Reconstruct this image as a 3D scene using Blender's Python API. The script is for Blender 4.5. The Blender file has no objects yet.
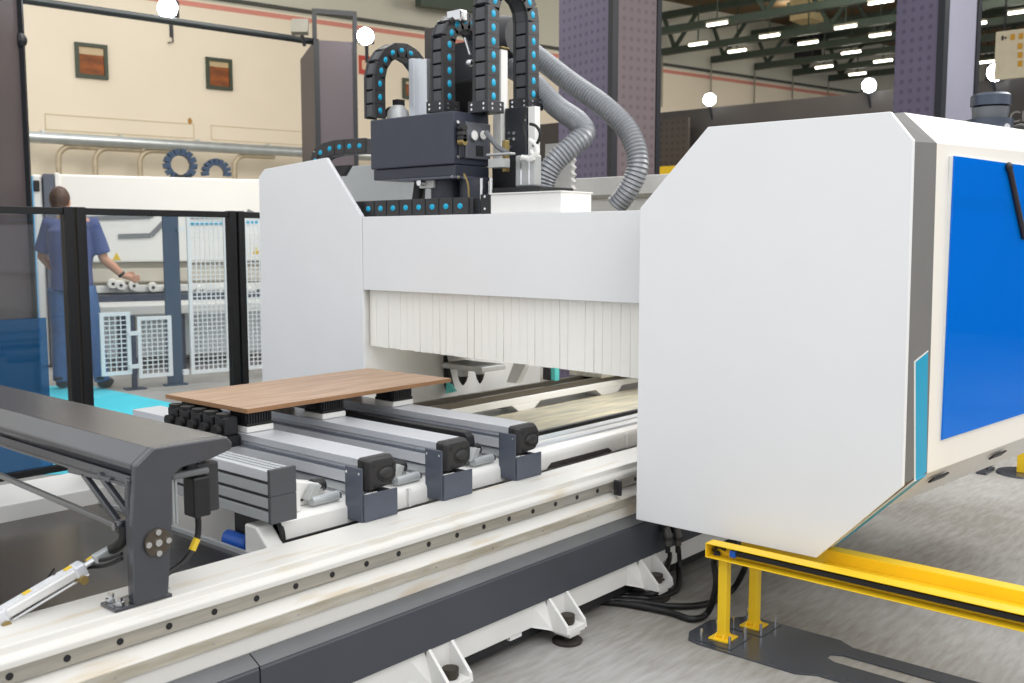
import bpy, bmesh, math, random
from mathutils import Vector, Matrix
random.seed(7)
SC = bpy.context.scene
COL = SC.collection
# ------------------------------------------------------------------ camera
H = 1.4; F = 1000.0
TH = math.radians(41.2); PT = math.radians(5.8)
FW = Vector((math.cos(TH)*math.cos(PT), math.sin(TH)*math.cos(PT), -math.sin(PT)))
RT = Vector((math.sin(TH), -math.cos(TH), 0)); UP = RT.cross(FW)
CAM = Vector((0, 0, H))
cd = bpy.data.cameras.new('camera'); cam = bpy.data.objects.new('camera', cd); COL.objects.link(cam)
M3 = Matrix((RT, UP, -FW)).transposed()
cam.matrix_world = Matrix.Translation(CAM) @ M3.to_4x4()
cd.sensor_width = 36; cd.lens = F/1024*36; cd.clip_start = .05; cd.clip_end = 200
cd.dof.use_dof = True; cd.dof.focus_distance = 3.4; cd.dof.aperture_fstop = 5.0
SC.camera = cam

def P(px, py, x=None, y=None, z=None, d=None):
    """point of the place seen at a pixel of the photograph, on a known plane"""
    r = FW + RT*((px-512)/F) - UP*((py-341.5)/F)
    if x is not None: t = x/r.x
    elif y is not None: t = y/r.y
    elif z is not None: t = (z-H)/r.z
    else: t = d
    return CAM + r*t

def Ppl(px, py, P0, n):
    r = FW + RT*((px-512)/F) - UP*((py-341.5)/F)
    return CAM + r*((P0-CAM).dot(n)/r.dot(n))

# ------------------------------------------------------------------ materials
def lin(c):
    c = c/255.0
    return c/12.92 if c <= .04045 else ((c+.055)/1.055)**2.4
def mat(name, rgb, rough=.5, metal=0.0, var=.04, scale=8.0, bump=0.0, bscale=200.0, spec=.5, coat=0.0, stretch=None, rgb2=None):
    m = bpy.data.materials.new(name); m.use_nodes = True
    nt = m.node_tree; b = nt.nodes['Principled BSDF']
    c = [lin(v) for v in rgb]
    tc = nt.nodes.new('ShaderNodeTexCoord'); mp = nt.nodes.new('ShaderNodeMapping')
    nt.links.new(tc.outputs['Object'], mp.inputs[0])
    if stretch: mp.inputs['Scale'].default_value = stretch
    nz = nt.nodes.new('ShaderNodeTexNoise'); nz.inputs['Scale'].default_value = scale; nz.inputs['Detail'].default_value = 5
    nt.links.new(mp.outputs[0], nz.inputs['Vector'])
    rp = nt.nodes.new('ShaderNodeValToRGB')
    rp.color_ramp.elements[0].position = .3; rp.color_ramp.elements[1].position = .7
    if rgb2: c0 = c; c1 = [lin(v) for v in rgb2]
    else: c0 = [v*(1-var) for v in c]; c1 = [min(1, v*(1+var)) for v in c]
    rp.color_ramp.elements[0].color = (*c0, 1); rp.color_ramp.elements[1].color = (*c1, 1)
    nt.links.new(nz.outputs['Fac'], rp.inputs[0]); nt.links.new(rp.outputs[0], b.inputs['Base Color'])
    b.inputs['Roughness'].default_value = rough; b.inputs['Metallic'].default_value = metal
    b.inputs['Specular IOR Level'].default_value = spec; b.inputs['Coat Weight'].default_value = coat
    if bump:
        n2 = nt.nodes.new('ShaderNodeTexNoise'); n2.inputs['Scale'].default_value = bscale
        nt.links.new(tc.outputs['Object'], n2.inputs['Vector'])
        bp = nt.nodes.new('ShaderNodeBump'); bp.inputs['Strength'].default_value = bump; bp.inputs['Distance'].default_value = .002
        nt.links.new(n2.outputs['Fac'], bp.inputs['Height']); nt.links.new(bp.outputs[0], b.inputs['Normal'])
    return m
def emit(name, rgb, s):
    m = bpy.data.materials.new(name); m.use_nodes = True
    b = m.node_tree.nodes['Principled BSDF']
    b.inputs['Base Color'].default_value = (*[lin(v) for v in rgb], 1)
    b.inputs['Emission Color'].default_value = (*[lin(v) for v in rgb], 1); b.inputs['Emission Strength'].default_value = s
    return m
def glass(name, tint, gloss=.08, diff=None, dfac=0.0, rough=.03, fres=.8):
    m = bpy.data.materials.new(name); m.use_nodes = True; nt = m.node_tree; nt.nodes.clear()
    out = nt.nodes.new('ShaderNodeOutputMaterial')
    tr = nt.nodes.new('ShaderNodeBsdfTransparent'); tr.inputs[0].default_value = (*tint, 1)
    gl = nt.nodes.new('ShaderNodeBsdfGlossy'); gl.inputs['Roughness'].default_value = rough
    fr = nt.nodes.new('ShaderNodeFresnel'); fr.inputs[0].default_value = 1.5
    ma = nt.nodes.new('ShaderNodeMath'); ma.operation = 'MULTIPLY_ADD'; ma.inputs[1].default_value = fres; ma.inputs[2].default_value = gloss*.3
    nt.links.new(fr.outputs[0], ma.inputs[0])
    mx = nt.nodes.new('ShaderNodeMixShader'); nt.links.new(ma.outputs[0], mx.inputs[0])
    base = tr.outputs[0]
    if diff:
        df = nt.nodes.new('ShaderNodeBsdfDiffuse'); df.inputs[0].default_value = (*diff, 1)
        m2 = nt.nodes.new('ShaderNodeMixShader'); m2.inputs[0].default_value = dfac
        nt.links.new(tr.outputs[0], m2.inputs[1]); nt.links.new(df.outputs[0], m2.inputs[2]); base = m2.outputs[0]
    nt.links.new(base, mx.inputs[1]); nt.links.new(gl.outputs[0], mx.inputs[2])
    nt.links.new(mx.outputs[0], out.inputs[0])
    return m
def perf(name, rgb, hole, cell=.055, rough=.6):
    """perforated sheet: a regular grid of small round holes"""
    m = mat(name, rgb, rough, .0, .05, 2)
    nt = m.node_tree; b = nt.nodes['Principled BSDF']; src = b.inputs['Base Color'].links[0].from_socket
    tc = nt.nodes.new('ShaderNodeTexCoord'); sx = nt.nodes.new('ShaderNodeSeparateXYZ'); nt.links.new(tc.outputs['UV'], sx.inputs[0])
    def mth(op, a, bb=None):
        n = nt.nodes.new('ShaderNodeMath'); n.operation = op
        for i, v in ((0, a), (1, bb)):
            if v is None: continue
            if isinstance(v, (int, float)): n.inputs[i].default_value = v
            else: nt.links.new(v, n.inputs[i])
        return n.outputs[0]
    def cellc(s): return mth('SUBTRACT', mth('FRACT', mth('DIVIDE', s, cell)), .5)
    u, v = cellc(sx.outputs[0]), cellc(sx.outputs[1])
    r = mth('SQRT', mth('ADD', mth('MULTIPLY', u, u), mth('MULTIPLY', v, v)))
    k = mth('MULTIPLY', mth('LESS_THAN', r, .24), .5)
    mx = nt.nodes.new('ShaderNodeMixRGB'); nt.links.new(k, mx.inputs[0]); nt.links.new(src, mx.inputs[1])
    mx.inputs[2].default_value = (*[lin(q) for q in hole], 1)
    nt.links.new(mx.outputs[0], b.inputs['Base Color'])
    return m

WHITE = mat('white_powder_coat', (232, 233, 235), .42, 0, .012, 3, .03, 900)
WHITE2 = mat('white_painted_steel', (231, 230, 227), .38, 0, .03, 6)
WARM = mat('warm_white_powder_coat', (238, 233, 224), .4, 0, .012, 3)
GREYBAND = mat('grey_band_paint', (118, 117, 116), .75, 0, .03, 5, spec=.15)
TEAL = mat('teal_paint', (0, 156, 196), .4, 0, .03, 5)
DARK = mat('charcoal_powder_coat', (62, 64, 71), .22, 0, .05, 20, .1, 1500, spec=.6, coat=.45)
DARK.node_tree.nodes['Principled BSDF'].inputs['Coat Roughness'].default_value = .2
SKIRT = mat('charcoal_skirt_paint', (66, 69, 77), .45, 0, .05, 6)
BLUEGREY = mat('blue_grey_plate', (84, 90, 103), .35, .2, .06, 10)
STEEL = mat('ground_steel_rail', (160, 157, 150), .32, .4, .16, 6, stretch=(1, 12, 12), rgb2=(186, 180, 168))
STEELB = mat('oily_steel_strip', (172, 164, 146), .4, .3, .1, 8, stretch=(1, 8, 8), rgb2=(200, 196, 184))
BEDW = mat('dusty_white_bed_paint', (221, 219, 214), .4, 0, .1, 3.2, stretch=(1, 6, 3), rgb2=(205, 190, 165))
_r = BEDW.node_tree.nodes['Color Ramp'].color_ramp; _r.elements[0].position = .56; _r.elements[1].position = .74
ALU = mat('brushed_aluminium', (218, 221, 227), .3, .4, .03, 40, stretch=(30, 1, 30))
ALUD = mat('dull_aluminium', (182, 186, 188), .36, .35, .05, 30, stretch=(30, 1, 30))
CHROME = mat('polished_metal', (215, 216, 218), .18, .95, .04, 12)
BLACK = mat('black_plastic', (26, 26, 29), .45, 0, .1, 30, .1, 900)
CAPB = mat('black_moulded_cap', (44, 43, 44), .42, 0, .1, 40, .25, 1500)
RUBBER = mat('black_rubber', (22, 22, 23), .6, 0, .15, 40, .15, 700)
CABLE = mat('black_cable_sheath', (18, 18, 20), .45, 0, .1, 20)
CHAIN = mat('black_chain_link_plastic', (42, 42, 45), .4, 0, .12, 30)
CHAINS = mat('grey_chain_lid_plastic', (70, 71, 75), .4, 0, .12, 30)
CYAN = mat('cyan_plastic', (0, 165, 205), .4, 0, .04, 20)
HOSE = mat('grey_corrugated_hose', (140, 143, 148), .35, .3, .06, 20)
YELLOW = mat('yellow_powder_coat', (246, 204, 36), .4, 0, .04, 8)
YELT = mat('yellow_label', (225, 190, 40), .5)
PLATE = mat('dark_steel_floor_plate', (86, 90, 98), .22, .45, .1, 6)
SHEET = mat('dark_sheet_tray', (66, 70, 80), .2, .6, .1, 1.2, rgb2=(98, 86, 68))  # brown second colour paints a warm reflection into the tray sheet
BEIGE = mat('dusty_pan', (206, 196, 168), .5, .15, .1, 4, stretch=(1, 4, 1), rgb2=(150, 148, 138))
WOODE = mat('board_edge_band', (150, 112, 78), .55, 0, .06, 60)
BRISTLE = mat('cream_bristle', (250, 248, 242), .75, 0, .015, 60, .1, 600, stretch=(90, 90, 1))
BRISTLE2 = mat('tan_bristle_gap', (205, 185, 130), .8, 0, .05, 60)
TEALG = mat('turquoise_plastic', (95, 200, 195), .4)
BLUEP = mat('blue_plastic', (20, 90, 190), .4, 0, .06, 10)
GREYP = mat('light_grey_part', (180, 182, 182), .4, .3, .06, 12)
BRASS = mat('brass_fitting', (150, 130, 80), .35, .6)
REDP = mat('red_print', (190, 70, 55), .6)
def wood():
    m = bpy.data.materials.new('oak_laminate'); m.use_nodes = True; nt = m.node_tree; b = nt.nodes['Principled BSDF']
    tc = nt.nodes.new('ShaderNodeTexCoord'); mp = nt.nodes.new('ShaderNodeMapping'); mp.inputs['Scale'].default_value = (1.6, 26, 8)
    nt.links.new(tc.outputs['Object'], mp.inputs[0])
    n = nt.nodes.new('ShaderNodeTexNoise'); n.inputs['Scale'].default_value = 2.2; n.inputs['Detail'].default_value = 8; n.inputs['Distortion'].default_value = .6
    nt.links.new(mp.outputs[0], n.inputs['Vector'])
    r = nt.nodes.new('ShaderNodeValToRGB'); e = r.color_ramp.elements
    e[0].position = .32; e[0].color = (*[lin(v) for v in (150, 118, 92)], 1); e[1].position = .68; e[1].color = (*[lin(v) for v in (192, 160, 132)], 1)
    nt.links.new(n.outputs['Fac'], r.inputs[0]); nt.links.new(r.outputs[0], b.inputs['Base Color']); b.inputs['Roughness'].default_value = .42
    return m
WOOD = wood()
BLUEGLASS = glass('blue_acrylic', (.0, .66, 1.0), .05, (.0, .29, 1.0), .42, fres=.35)
SMOKE = glass('clear_polycarbonate', (.93, .945, .955), .06)
BLUEPANE = glass('blue_tinted_polycarbonate', (.35, .55, .78), .1, (.02, .14, .32), .4)
GLOW = emit('lamp_face', (240, 248, 255), 20)
TUBE = emit('tube_light', (255, 250, 235), 5)

# ------------------------------------------------------------------ mesh builder
class MB:
    def __init__(s, M=None): s.v = []; s.f = []; s.M = M or Matrix.Identity(4); s.uv = {}
    def add(s, vs, fs):
        o = len(s.v); s.v += [s.M @ Vector(p) for p in vs]; s.f += [[i+o for i in f] for f in fs]; return s
    def box(s, x0, x1, y0, y1, z0, z1):
        vs = [(x, y, z) for z in (z0, z1) for y in (y0, y1) for x in (x0, x1)]
        return s.add(vs, [(0,2,3,1), (4,5,7,6), (0,1,5,4), (2,6,7,3), (0,4,6,2), (1,3,7,5)])
    def prism(s, poly, vec):
        n = len(poly); vec = Vector(vec); poly = [Vector(p) for p in poly]
        vs = poly + [p+vec for p in poly]
        return s.add(vs, [list(range(n))[::-1], list(range(n, 2*n))] + [(i, (i+1) % n, (i+1) % n+n, i+n) for i in range(n)])
    def loft(s, A, B):
        n = len(A)
        return s.add(list(A)+list(B), [list(range(n))[::-1], list(range(n, 2*n))] + [(i, (i+1) % n, (i+1) % n+n, i+n) for i in range(n)])
    def tube(s, pts, r, n=10, caps=True):
        pts = [Vector(p) for p in pts]; rs = r if isinstance(r, (list, tuple)) else [r]*len(pts)
        rings = []; up = None
        for i, p in enumerate(pts):
            t = (pts[min(i+1, len(pts)-1)] - pts[max(i-1, 0)]).normalized()
            if up is None:
                up = Vector((0, 0, 1)) if abs(t.z) < .9 else Vector((1, 0, 0))
            a = t.cross(up)
            if a.length < 1e-5: a = t.cross(Vector((.3, 1, .1)))
            a.normalize(); b = a.cross(t).normalized(); up = b
            rings.append([p + (a*math.cos(2*math.pi*k/n) + b*math.sin(2*math.pi*k/n))*rs[i] for k in range(n)])
        vs = [q for R_ in rings for q in R_]; fs = []
        for i in range(len(pts)-1):
            for k in range(n):
                fs.append((i*n+k, i*n+(k+1) % n, (i+1)*n+(k+1) % n, (i+1)*n+k))
        if caps: fs.append(list(range(n))[::-1]); fs.append([(len(pts)-1)*n+k for k in range(n)])
        return s.add(vs, fs)
    def cyl(s, a, b, r, n=20): return s.tube([a, b], r, n)
    def ell(s, c, rx, ry, rz, n=14, m=9):
        c = Vector(c); vs = []; fs = []
        for j in range(m+1):
            ph = math.pi*j/m
            for i in range(n):
                th = 2*math.pi*i/n
                vs.append(c + Vector((rx*math.sin(ph)*math.cos(th), ry*math.sin(ph)*math.sin(th), rz*math.cos(ph))))
        for j in range(m):
            for i in range(n):
                fs.append((j*n+i, j*n+(i+1) % n, (j+1)*n+(i+1) % n, (j+1)*n+i))
        return s.add(vs, fs)
    def obox(s, c, ax, ay, az, hx, hy, hz):
        c = Vector(c); ax, ay, az = Vector(ax)*hx, Vector(ay)*hy, Vector(az)*hz
        vs = [c+ax*i+ay*j+az*k for k in (-1, 1) for j in (-1, 1) for i in (-1, 1)]
        return s.add(vs, [(0,2,3,1), (4,5,7,6), (0,1,5,4), (2,6,7,3), (0,4,6,2), (1,3,7,5)])
    def bar(s, a, b, w, h, up=(0, 0, 1)):
        a, b = Vector(a), Vector(b); t = (b-a); L = t.length; t.normalize()
        sd = t.cross(Vector(up)).normalized(); u = sd.cross(t)
        return s.obox((a+b)/2, t, sd, u, L/2, w/2, h/2)
    def build(s, name, m, parent=None, bevel=0, smooth=False, seg=2, loc=None):
        me = bpy.data.meshes.new(name)
        o = bpy.data.objects.new(name, me); COL.objects.link(o)
        base = Vector((0, 0, 0))
        if parent: o.parent = parent; base = wloc(parent)
        elif loc is not None: o.location = loc; base = Vector(loc)
        me.from_pydata([tuple(v-base) for v in s.v], [], s.f); me.update()
        bm = bmesh.new(); bm.from_mesh(me)
        if smooth != 'keep': bmesh.ops.recalc_face_normals(bm, faces=bm.faces)
        bm.to_mesh(me); bm.free()
        me.materials.append(m)
        if smooth: me.polygons.foreach_set('use_smooth', [True]*len(me.polygons)); me.set_sharp_from_angle(angle=math.radians(40))
        if bevel:
            b = o.modifiers.new('bevel', 'BEVEL'); b.width = bevel; b.segments = seg; b.limit_method = 'ANGLE'; b.angle_limit = math.radians(35)
        return o
def wloc(o):
    v = Vector(o.location)
    while o.parent: o = o.parent; v = v + Vector(o.location)
    return v
def tag(o, label, cat, group=None, kind=None):
    o['label'] = label; o['category'] = cat
    if group: o['group'] = group
    if kind: o['kind'] = kind
    return o
def thing(name, loc, label, cat, group=None):
    o = bpy.data.objects.new(name, None); COL.objects.link(o); o.location = loc; o.empty_display_size = .1
    return tag(o, label, cat, group)
def struct(o):
    o['kind'] = 'structure'; return o
def frame(origin, ang):
    return Matrix.Translation(Vector(origin)) @ Matrix.Rotation(ang, 4, 'Z')
def planar_uv(o, ax, ay):
    """metre-scale UV on a flat mesh (for the perforated sheets)"""
    me = o.data; uv = me.uv_layers.new(name='UVMap'); ax, ay = Vector(ax), Vector(ay)
    for l in me.loops:
        v = me.vertices[l.vertex_index].co; uv.data[l.index].uv = (v.dot(ax), v.dot(ay))
def arc(c, r, a0, a1, n, f):
    return [f(c[0]+r*math.cos(math.radians(a0+(a1-a0)*i/n)), c[1]+r*math.sin(math.radians(a0+(a1-a0)*i/n))) for i in range(n+1)]
def smooth_path(pts, n=8):
    pts = [Vector(p) for p in pts]; out = []
    for i in range(len(pts)-1):
        p0, p1, p2, p3 = pts[max(i-1, 0)], pts[i], pts[i+1], pts[min(i+2, len(pts)-1)]
        for k in range(n):
            t = k/n
            out.append(.5*((2*p1)+(p2-p0)*t+(2*p0-5*p1+4*p2-p3)*t*t+(3*p1-p0-3*p2+p3)*t**3))
    out.append(pts[-1]); return out
def resample(pts, step):
    out = [pts[0].copy()]; acc = 0
    for a, b in zip(pts, pts[1:]):
        L = (b-a).length; 
        while acc+L >= step:
            t = (step-acc)/L if L else 0; a = a+(b-a)*t; out.append(a.copy()); L = (b-a).length; acc = 0
        acc += L
    return out
# ================================================================== THE SETTING
HA = math.radians(-12)
def carpet():
    m = bpy.data.materials.new('grey_ribbed_carpet'); m.use_nodes = True; nt = m.node_tree; b = nt.nodes['Principled BSDF']
    tc = nt.nodes.new('ShaderNodeTexCoord'); mp = nt.nodes.new('ShaderNodeMapping'); mp.inputs['Scale'].default_value = (4, 20, 1)
    nt.links.new(tc.outputs['Object'], mp.inputs[0])
    n1 = nt.nodes.new('ShaderNodeTexNoise'); n1.inputs['Scale'].default_value = .9; n1.inputs['Detail'].default_value = 7
    n2 = nt.nodes.new('ShaderNodeTexNoise'); n2.inputs['Scale'].default_value = 2.0; n2.inputs['Detail'].default_value = 6
    n3 = nt.nodes.new('ShaderNodeTexNoise'); n3.inputs['Scale'].default_value = 140; n3.inputs['Detail'].default_value = 2
    nt.links.new(mp.outputs[0], n2.inputs['Vector']); nt.links.new(tc.outputs['Object'], n1.inputs['Vector']); nt.links.new(tc.outputs['Object'], n3.inputs['Vector'])
    a1 = nt.nodes.new('ShaderNodeMath'); a1.operation = 'MULTIPLY_ADD'; a1.inputs[1].default_value = .3
    nt.links.new(n2.outputs['Fac'], a1.inputs[0])
    a2 = nt.nodes.new('ShaderNodeMath'); a2.operation = 'MULTIPLY'; a2.inputs[1].default_value = .55; nt.links.new(n1.outputs['Fac'], a2.inputs[0]); nt.links.new(a2.outputs[0], a1.inputs[2])
    a3 = nt.nodes.new('ShaderNodeMath'); a3.operation = 'MULTIPLY_ADD'; a3.inputs[1].default_value = .07; nt.links.new(n3.outputs['Fac'], a3.inputs[0]); nt.links.new(a1.outputs[0], a3.inputs[2])
    r = nt.nodes.new('ShaderNodeValToRGB'); e = r.color_ramp.elements
    e[0].position = .36; e[0].color = (*[lin(v) for v in (138, 134, 126)], 1); e[1].position = .66; e[1].color = (*[lin(v) for v in (188, 188, 188)], 1)
    nt.links.new(a3.outputs[0], r.inputs[0]); nt.links.new(r.outputs[0], b.inputs['Base Color']); b.inputs['Roughness'].default_value = .9
    bp = nt.nodes.new('ShaderNodeBump'); bp.inputs['Strength'].default_value = .1; bp.inputs['Distance'].default_value = .004
    nt.links.new(n3.outputs['Fac'], bp.inputs['Height']); nt.links.new(bp.outputs[0], b.inputs['Normal'])
    return m
struct(MB().box(-8, 46, -12, 22, -.1, 0).build('floor', carpet()))
WALLM = mat('beige_wall_paint', (234, 222, 200), .8, 0, .03, .6)
WALLU = mat('pale_green_wall_paint', (206, 204, 188), .8, 0, .03, .6)
W0 = P(150, 143, d=16); WN = Vector((-math.sin(HA), math.cos(HA), 0))
def PW(px, py, off=0.0): return Ppl(px, py, W0 - WN*off, WN)
WF = frame((W0.x, W0.y, 0), HA)
struct(MB(WF).box(-16, 36, 0, .4, 0, 5.28).build('wall_back', WALLM))
struct(MB(WF).box(-16, 36, 0, .4, 5.28, 6.9).build('wall_back_upper', WALLU))
WI = WF.inverted()
def WL(px, py, off=0.0): return WI @ PW(px, py, off)
STR = mat('red_wall_stripe', (214, 140, 124), .7)
struct(MB(WF).box(-16, 36, -.012, -.0, 5.17, 5.245).build('trim_red_stripe', STR))
struct(MB(WF).box(-16, 36, -.08, -.0, 5.32, 5.37).build('trim_cable_tray', mat('dark_tray', (70, 72, 66), .6)))
# recessed panel joints of the wall
JO = mat('wall_joint', (200, 185, 155), .85)
mb = MB(WF)
for a0, a1 in ((-1.55, .72), (1.0, 3.6)):
    for z in (3.05, 3.28): mb.box(a0, a1, -.006, 0, z, z+.012)
    for a in (a0, a1-.012): mb.box(a, a+.012, -.006, 0, 3.05, 3.29)
struct(mb.build('trim_wall_joint', JO))
GREEN = mat('dark_green_window_frame', (52, 62, 44), .5)
WGL = mat('amber_lit_room', (176, 100, 48), .5, 0, .1, 3, rgb2=(92, 56, 40), stretch=(1, 1, 3), spec=.2)
WGL2 = mat('pale_room_blind', (190, 165, 125), .4)
for i, (x0, y0, x1, y1) in enumerate(((74, 42, 108, 80), (205, 57, 232, 91), (402, 78, 418, 100))):
    a = WL(x0, y0); b = WL(x1, y1)
    a0, a1, z0, z1 = a.x, b.x, b.z, a.z
    t = .055
    mb = MB(WF); mb.box(a0, a1, -.05, 0, z0, z0+t).box(a0, a1, -.05, 0, z1-t, z1).box(a0, a0+t, -.05, 0, z0+t, z1-t).box(a1-t, a1, -.05, 0, z0+t, z1-t)
    w = struct(mb.build('window_%d' % (i+1), GREEN, loc=WF @ Vector((a0, 0, z0))))
    zm = z0+(z1-z0)*(.68 if i == 0 else .72)
    MB(WF).box(a0+t, a1-t, -.02, 0, z0+t, zm).build('window_pane', WGL, w)
    MB(WF).box(a0+t, a1-t, -.022, 0, zm, z1-t).build('window_blind', WGL2, w)
# ceiling and the far end of the hall
struct(MB().box(9, 46, -12, 20, 6.75, 6.9).build('ceiling', mat('brown_ceiling_sheet', (120, 98, 70), .8, 0, .15, 1.2)))
struct(MB().box(45.5, 46, -12, 20, 0, 6.75).build('wall_far', mat('dark_far_wall', (120, 116, 104), .8, 0, .1, .5)))

# roof trusses (along -Y from the back wall)
TRM = mat('dark_green_truss_paint', (64, 76, 66), .5, .2, .1, 3)
HANG = mat('grey_hanger', (150, 146, 130), .6)
ORD = ['nearest', 'second', 'third', 'fourth', 'farthest']
TP = [(663, 53), (712, 61), (755.5, 68.5), (793.5, 75), (829, 81)]
TP = [(597, 42)] + TP
ORD = ['nearest the camera, passing behind the big column', 'second from the camera', 'third from the camera', 'fourth from the camera', 'fifth from the camera', 'farthest away, with the lowest visible chord']
for k, (px, py) in enumerate(TP):
    w = PW(px, py, .15); x, y, z = w.x, w.y, 5.58
    t = thing('roof_truss', (x, y, z), 'dark green steel roof truss, ' + ORD[k], 'truss', 'roof trusses')
    MB().box(x-.07, x+.07, y-22, y, z-.07, z+.07).build('bottom_chord', TRM, t)
    MB().box(x-.07, x+.07, y-22, y+.1, z+.72, z+.86).build('top_chord', TRM, t)
    for q in range(6):
        y0 = y-.3-q*3.6
        mb = MB()
        mb.bar((x, y0, z+.05), (x, y0+.0-.55, z+.74), .07, .07, (1, 0, 0)).bar((x, y0, z+.05), (x, y0+.45 if q else y0+.28, z+.74), .07, .07, (1, 0, 0))
        mb.build('web_brace', TRM, t)
    MB().box(x-.012, x+.012, y, y+.03, z-1.2, z).build('wall_hanger', HANG, t)
LTS = [(698, 44), (717, 24), (737, 51), (769.5, 36), (808, 43), (824, 67), (845.5, 27), (851, 52.5), (857.5, 74), (880, 35), (883, 61), (987, 62), (974.5, 24), (881, 2), (1021, 12)]
for k, (px, py) in enumerate(LTS):
    p = P(px, py, z=5.42); x, y, z = p
    t = thing('ceiling_light', (x, y, z), 'x', 'ceiling light', 'tube lights under the roof')
    MB().box(x-.05, x+.05, y-.22, y+.22, z+.03, z+.06).build('housing', HANG, t)
    mb = MB(); mb.tube([(x, y-.21, z), (x, y+.21, z)], .024, 10); mb.build('tube', TUBE, t, smooth=True)
    MB().box(x-.01, x+.01, y-.01, y+.01, z+.06, 6.76).build('hanger', TRM, t)
    t['_px'] = px
LL = {698: 'below the nearest chord, leftmost of all', 717: 'high and left, above a truss chord', 737: 'just left of a truss brace at mid left', 769.5: 'below and left of the small round lamp',
      808: 'mid row, just above the dark fan heater box', 824: 'low left, close to the back wall', 845.5: 'high centre, directly above the mid row', 851: 'centre right, straight below the high centre one', 857.5: 'lowest, above the right floodlight',
      880: 'upper right, touching the purple column', 883: 'right, beside the column at mid height', 987: 'right of the grey column, above the floodlight', 974.5: 'right of the grey column, the upper one',
      881: 'at the top edge, beside the purple column', 1021: 'in the top right corner of the picture'}
for o in list(COL.objects):
    if '_px' in o:
        o['label'] = 'white tube ceiling light, ' + LL[o['_px']]; del o['_px']
p = P(788.5, 14, z=6.5)
t = thing('round_lamp', p, 'small round white ceiling lamp between the upper truss chords', 'ceiling light')
mb = MB(); mb.cyl(p, p+Vector((0, 0, .1)), .22); mb.build('lamp_face', TUBE, t)
MB().box(p.x-.03, p.x+.03, p.y-.03, p.y+.03, p.z+.1, 6.78).build('hanger', TRM, t)
p = P(807, 5, z=6.5)
MB().box(p.x-.3, p.x+.3, p.y-.25, p.y+.25, p.z-.35, 6.76).build('ceiling_box', mat('cream_box', (220, 200, 150), .6), loc=p)
tag(bpy.data.objects['ceiling_box'], 'cream box hanging under the roof at the top of the trusses', 'box')
p = P(808, 54, z=5.9)
o = MB().box(p.x-.25, p.x+.25, p.y-.25, p.y+.25, p.z-.12, 6.76).build('fan_heater', BLACK, bevel=.03, loc=p)
tag(o, 'dark fan heater box hanging beside a tube light', 'heater')

# ---- exhibition columns wrapped in perforated sheet
PURP = perf('purple_perforated_sheet', (96, 89, 110), (58, 53, 68), .085)
MAUV = perf('mauve_perforated_sheet', (116, 102, 105), (84, 72, 76), .085)
MAUP = mat('mauve_sheet', (88, 80, 86), .55, 0, .04, 3)
LILAC = mat('lilac_grey_sheet', (138, 137, 152), .55, 0, .04, 3)
BRWN = mat('brown_grey_sheet', (78, 70, 72), .55, 0, .04, 3)
TRIMB = mat('black_corner_trim', (30, 32, 38), .45)
def column(label, cpx, lpx, rpx, d, ztop, ml, mr, ang=-15, thick=None):
    c = P(cpx, 239, d=d); c.z = 0
    a = math.radians(ang); u = Vector((math.cos(a), math.sin(a), 0)); v = Vector((-math.sin(a), math.cos(a), 0))
    # right face runs along u from the corner, left face runs along v
    def inter(px, dirv):
        r = FW + RT*((px-512)/F) - UP*((239-341.5)/F); r = Vector((r.x, r.y, 0)); n = Vector((-r.y, r.x, 0))
        return -(c.dot(n))/dirv.dot(n)
    Lr = inter(rpx, u); Ll = inter(lpx, v)
    t = thing('exhibition_column', c, label, 'column', 'wrapped hall columns')
    Mx = frame(c, a)
    MB(Mx).box(.02, Lr-.02, .02, Ll-.02, 0, ztop-.01).build('core', BRWN, t)
    o = MB(Mx).box(.05, Lr, 0, .02, 0, ztop).build('side_panel', mr, t); planar_uv(o, u, (0, 0, 1))
    o = MB(Mx).box(0, .02, .05, Ll, 0, ztop).build('side_panel', ml, t); planar_uv(o, v, (0, 0, 1))
    MB(Mx).box(-.015, .05, -.015, .05, 0, ztop+.01).build('corner_trim', TRIMB, t)
    MB(Mx).box(Lr-.03, Lr+.02, -.015, .03, 0, ztop+.01).build('corner_trim', TRIMB, t)
    return t, Mx, Lr, Ll, c
column('tall wrapped column with purple and mauve dotted faces, behind the grey hoses', 611, 558, 656, 9, 6.7, PURP, MAUV)
column('tall wrapped column behind the big white end cover, with a lilac grey right face', 935, 888, 968.5, 8.5, 6.7, PURP, LILAC)
t2, M2, L2, L2l, c2 = column('shorter mauve wrapped column with an open pipe frame on top, near the floodlight', 318.5, 304, 358, 12.5, 3.84, BRWN, MAUP, ang=-30)
for a, b in (((0, 0), (L2, 0)),):
    MB(M2).bar((a[0], a[1], 4.18), (b[0], b[1], 4.18), .055, .06).build('frame_bar', TRIMB, t2)
for a in ((0, 0), (L2, 0)): MB(M2).bar((a[0], a[1], 3.85), (a[0], a[1], 4.21), .05, .05, (1, 0, 0)).build('frame_post', TRIMB, t2)
t1, M1, L1, L1l, c1 = column('dark wrapped column at the left edge, behind the fence', -70, -140, 31, 9.0, 6.7, BRWN, BRWN, ang=-40)
# clamp on its corner
cc = P(20, 40, d=8.95); MB().ell(cc, .06, .06, .07).build('clamp', TRIMB, t1)
# pipe from the left column to the second one
pa = P(-10, -5, d=9.6); pb = P(316, 42, d=12.4)
o = MB().tube([pa, pb], .04, 10).build('truss_pipe', mat('dark_steel_pipe', (52, 58, 60), .4, .4), smooth=True, loc=(pa+pb)/2)
tag(o, 'dark horizontal pipe running from the left column to the shorter column', 'pipe')

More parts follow.
